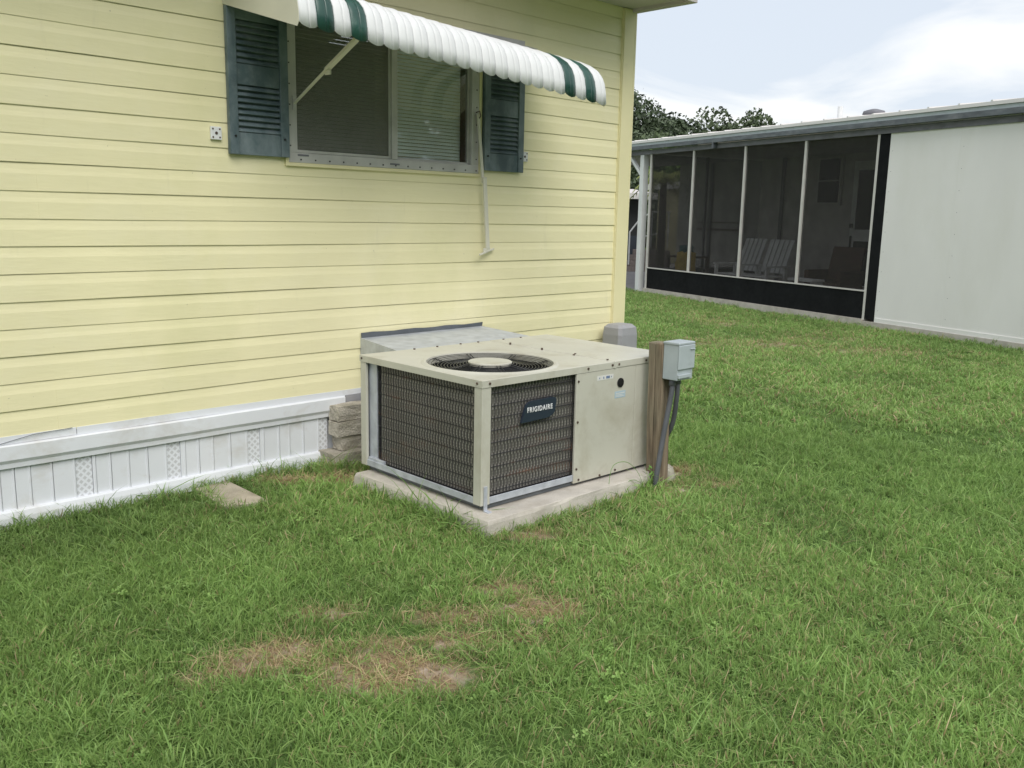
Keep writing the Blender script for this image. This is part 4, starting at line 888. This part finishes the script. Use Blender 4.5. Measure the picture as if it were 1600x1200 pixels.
def strawbits(n):
    for cx, cy, a, b, sg in PATCH[:15]:
        k = int(n * a * b * 18 * sg) + 4; u = rng.normal(0, a * .6, k); v = rng.normal(0, b * .6, k)
        x, y = cx + u * .716 + v * .69, cy - u * .698 + v * .70; m = free(x, y); x, y = x[m], y[m]; k = len(x)
        PX.append(x); PY.append(y); PK.append(rng.choice([K['d0'], K['a3'], K['a1']], k, p=[.6, .25, .15])); PS.append(rng.uniform(.45, 1.0, k)); PH.append(rng.uniform(.45, 1.1, k).clip(0, 1)); PLm.append(rng.uniform(.8, 1.25, k)); PT.append(np.full(k, .45))
strawbits(190)
def line(x0, y0, x1, y1, n, kset, s0, s1, spread, hue=.05, lum=1.0):
    t_ = rng.random(n); PX.append(x0 + (x1 - x0) * t_ + rng.normal(0, spread, n)); PY.append(y0 + (y1 - y0) * t_ + rng.normal(0, spread, n))
    PK.append(rng.choice(kset, n)); PS.append(rng.uniform(s0, s1, n)); PH.append(np.full(n, hue)); PLm.append(rng.uniform(.8, 1.15, n) * lum); PT.append(np.full(n, .35))
line(2.745, 3.95, 2.745, 2.96, 70, [K['b0'], K['b1'], K['a2']], .8, 1.45, .02)
line(2.75, 3.6, 2.745, 3.0, 26, [K['b1']], 1.1, 1.6, .02)
line(2.8, 2.93, 4.0, 2.925, 60, [K['a0'], K['a2'], K['b0']], .6, 1.0, .015)
line(.4, 4.565, 2.7, 4.565, 130, [K['a2'], K['b0'], K['b1']], .7, 1.3, .012)
line(2.75, 4.42, 3.0, 4.36, 26, [K['b1'], K['b0']], .8, 1.4, .03, .1)
line(2.06, 4.2, 2.12, 4.56, 22, [K['b0'], K['a2']], .8, 1.2, .02)
line(3.88, 2.92, 4.0, 2.93, 14, [K['b1'], K['b0']], .9, 1.5, .02, 0, 1.25)
line(4.1, 2.87, 4.3, 2.95, 18, [K['b0'], K['a1']], .6, 1.0, .03, .3)
PX, PY, PK, PS, PH, PLm, PT = [np.concatenate(a) for a in (PX, PY, PK, PS, PH, PLm, PT)]
nP = len(PX); PZ = gz(PX, PY)
me = bpy.data.meshes.new("grass"); me.vertices.add(nP); me.vertices.foreach_set('co', np.stack([PX, PY, PZ], -1).astype(np.float32).reshape(-1))
def fa(n, ty, v, key='value'): at = me.attributes.new(n, ty, 'POINT'); at.data.foreach_set(key, v)
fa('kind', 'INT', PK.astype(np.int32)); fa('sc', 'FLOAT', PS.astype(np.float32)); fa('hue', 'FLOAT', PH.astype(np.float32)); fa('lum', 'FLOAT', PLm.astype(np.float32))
rot = np.stack([rng.normal(0, 1, nP) * PT, rng.normal(0, 1, nP) * PT, rng.uniform(0, 6.28, nP)], -1).astype(np.float32); fa('rot', 'FLOAT_VECTOR', rot.reshape(-1), 'vector')
me.update(); grass = bpy.data.objects.new("grass", me); COL.objects.link(grass); grass['kind'] = 'stuff'; grass['label'] = "mown green lawn grass with dry patches"; grass['category'] = "grass"
ng = bpy.data.node_groups.new("grass_scatter", 'GeometryNodeTree'); ng.interface.new_socket("Geometry", in_out='INPUT', socket_type='NodeSocketGeometry'); ng.interface.new_socket("Geometry", in_out='OUTPUT', socket_type='NodeSocketGeometry')
gi, go = ng.nodes.new('NodeGroupInput'), ng.nodes.new('NodeGroupOutput'); ip = ng.nodes.new('GeometryNodeInstanceOnPoints'); ci = ng.nodes.new('GeometryNodeCollectionInfo')
ci.inputs['Collection'].default_value = gcol; ci.inputs['Separate Children'].default_value = True; ci.inputs['Reset Children'].default_value = True
def na(n, ty):
    q = ng.nodes.new('GeometryNodeInputNamedAttribute'); q.data_type = ty; q.inputs[0].default_value = n; return q.outputs[0]
ng.links.new(gi.outputs[0], ip.inputs['Points']); ng.links.new(ci.outputs[0], ip.inputs['Instance']); ip.inputs['Pick Instance'].default_value = True
ng.links.new(na('kind', 'INT'), ip.inputs['Instance Index']); ng.links.new(na('sc', 'FLOAT'), ip.inputs['Scale'])
e2r = ng.nodes.new('FunctionNodeEulerToRotation'); ng.links.new(na('rot', 'FLOAT_VECTOR'), e2r.inputs[0]); ng.links.new(e2r.outputs[0], ip.inputs['Rotation'])
ng.links.new(ip.outputs[0], go.inputs[0]); md = grass.modifiers.new('g', 'NODES'); md.node_group = ng
print("grass tufts", nP)
# a weed with long looping stems beside the post
wdm, t, p = nmat("weed_green"); p.inputs['Base Color'].default_value = (.12, .26, .05, 1); p.inputs['Roughness'].default_value = .5
MT['weed'] = wdm
wdo = thing("weed_plant", "small leafy weed with looping stems in front of the access panel", "weed", (3.93, 2.93, 0))
MB().tube(curve3([(0, 0, 0), (-.05, .02, .12), (-.13, .04, .19), (-.22, .06, .18), (-.26, .05, .08), (-.25, .03, .03)]), .0016, 4).tube(curve3([(.0, 0, 0), (-.04, 0, .06), (-.11, .02, .09), (-.17, .03, .05)]), .0014, 4).build("stem", 'weed', wdo)
for k in range(16):
    a = random.uniform(0, 6.28); b0 = Vector((random.uniform(-.02, .08), random.uniform(-.03, .03), random.uniform(.02, .14))); d_ = Vector((math.cos(a), math.sin(a), random.uniform(.0, .8))).normalized(); s_ = d_.cross(Vector((0, 0, 1))).normalized(); l = random.uniform(.03, .06)
    MB().add([b0, b0 + d_ * l * .5 + s_ * l * .16, b0 + d_ * l, b0 + d_ * l * .5 - s_ * l * .16], [(0, 1, 2, 3)]).build("leaf", 'weed', wdo)
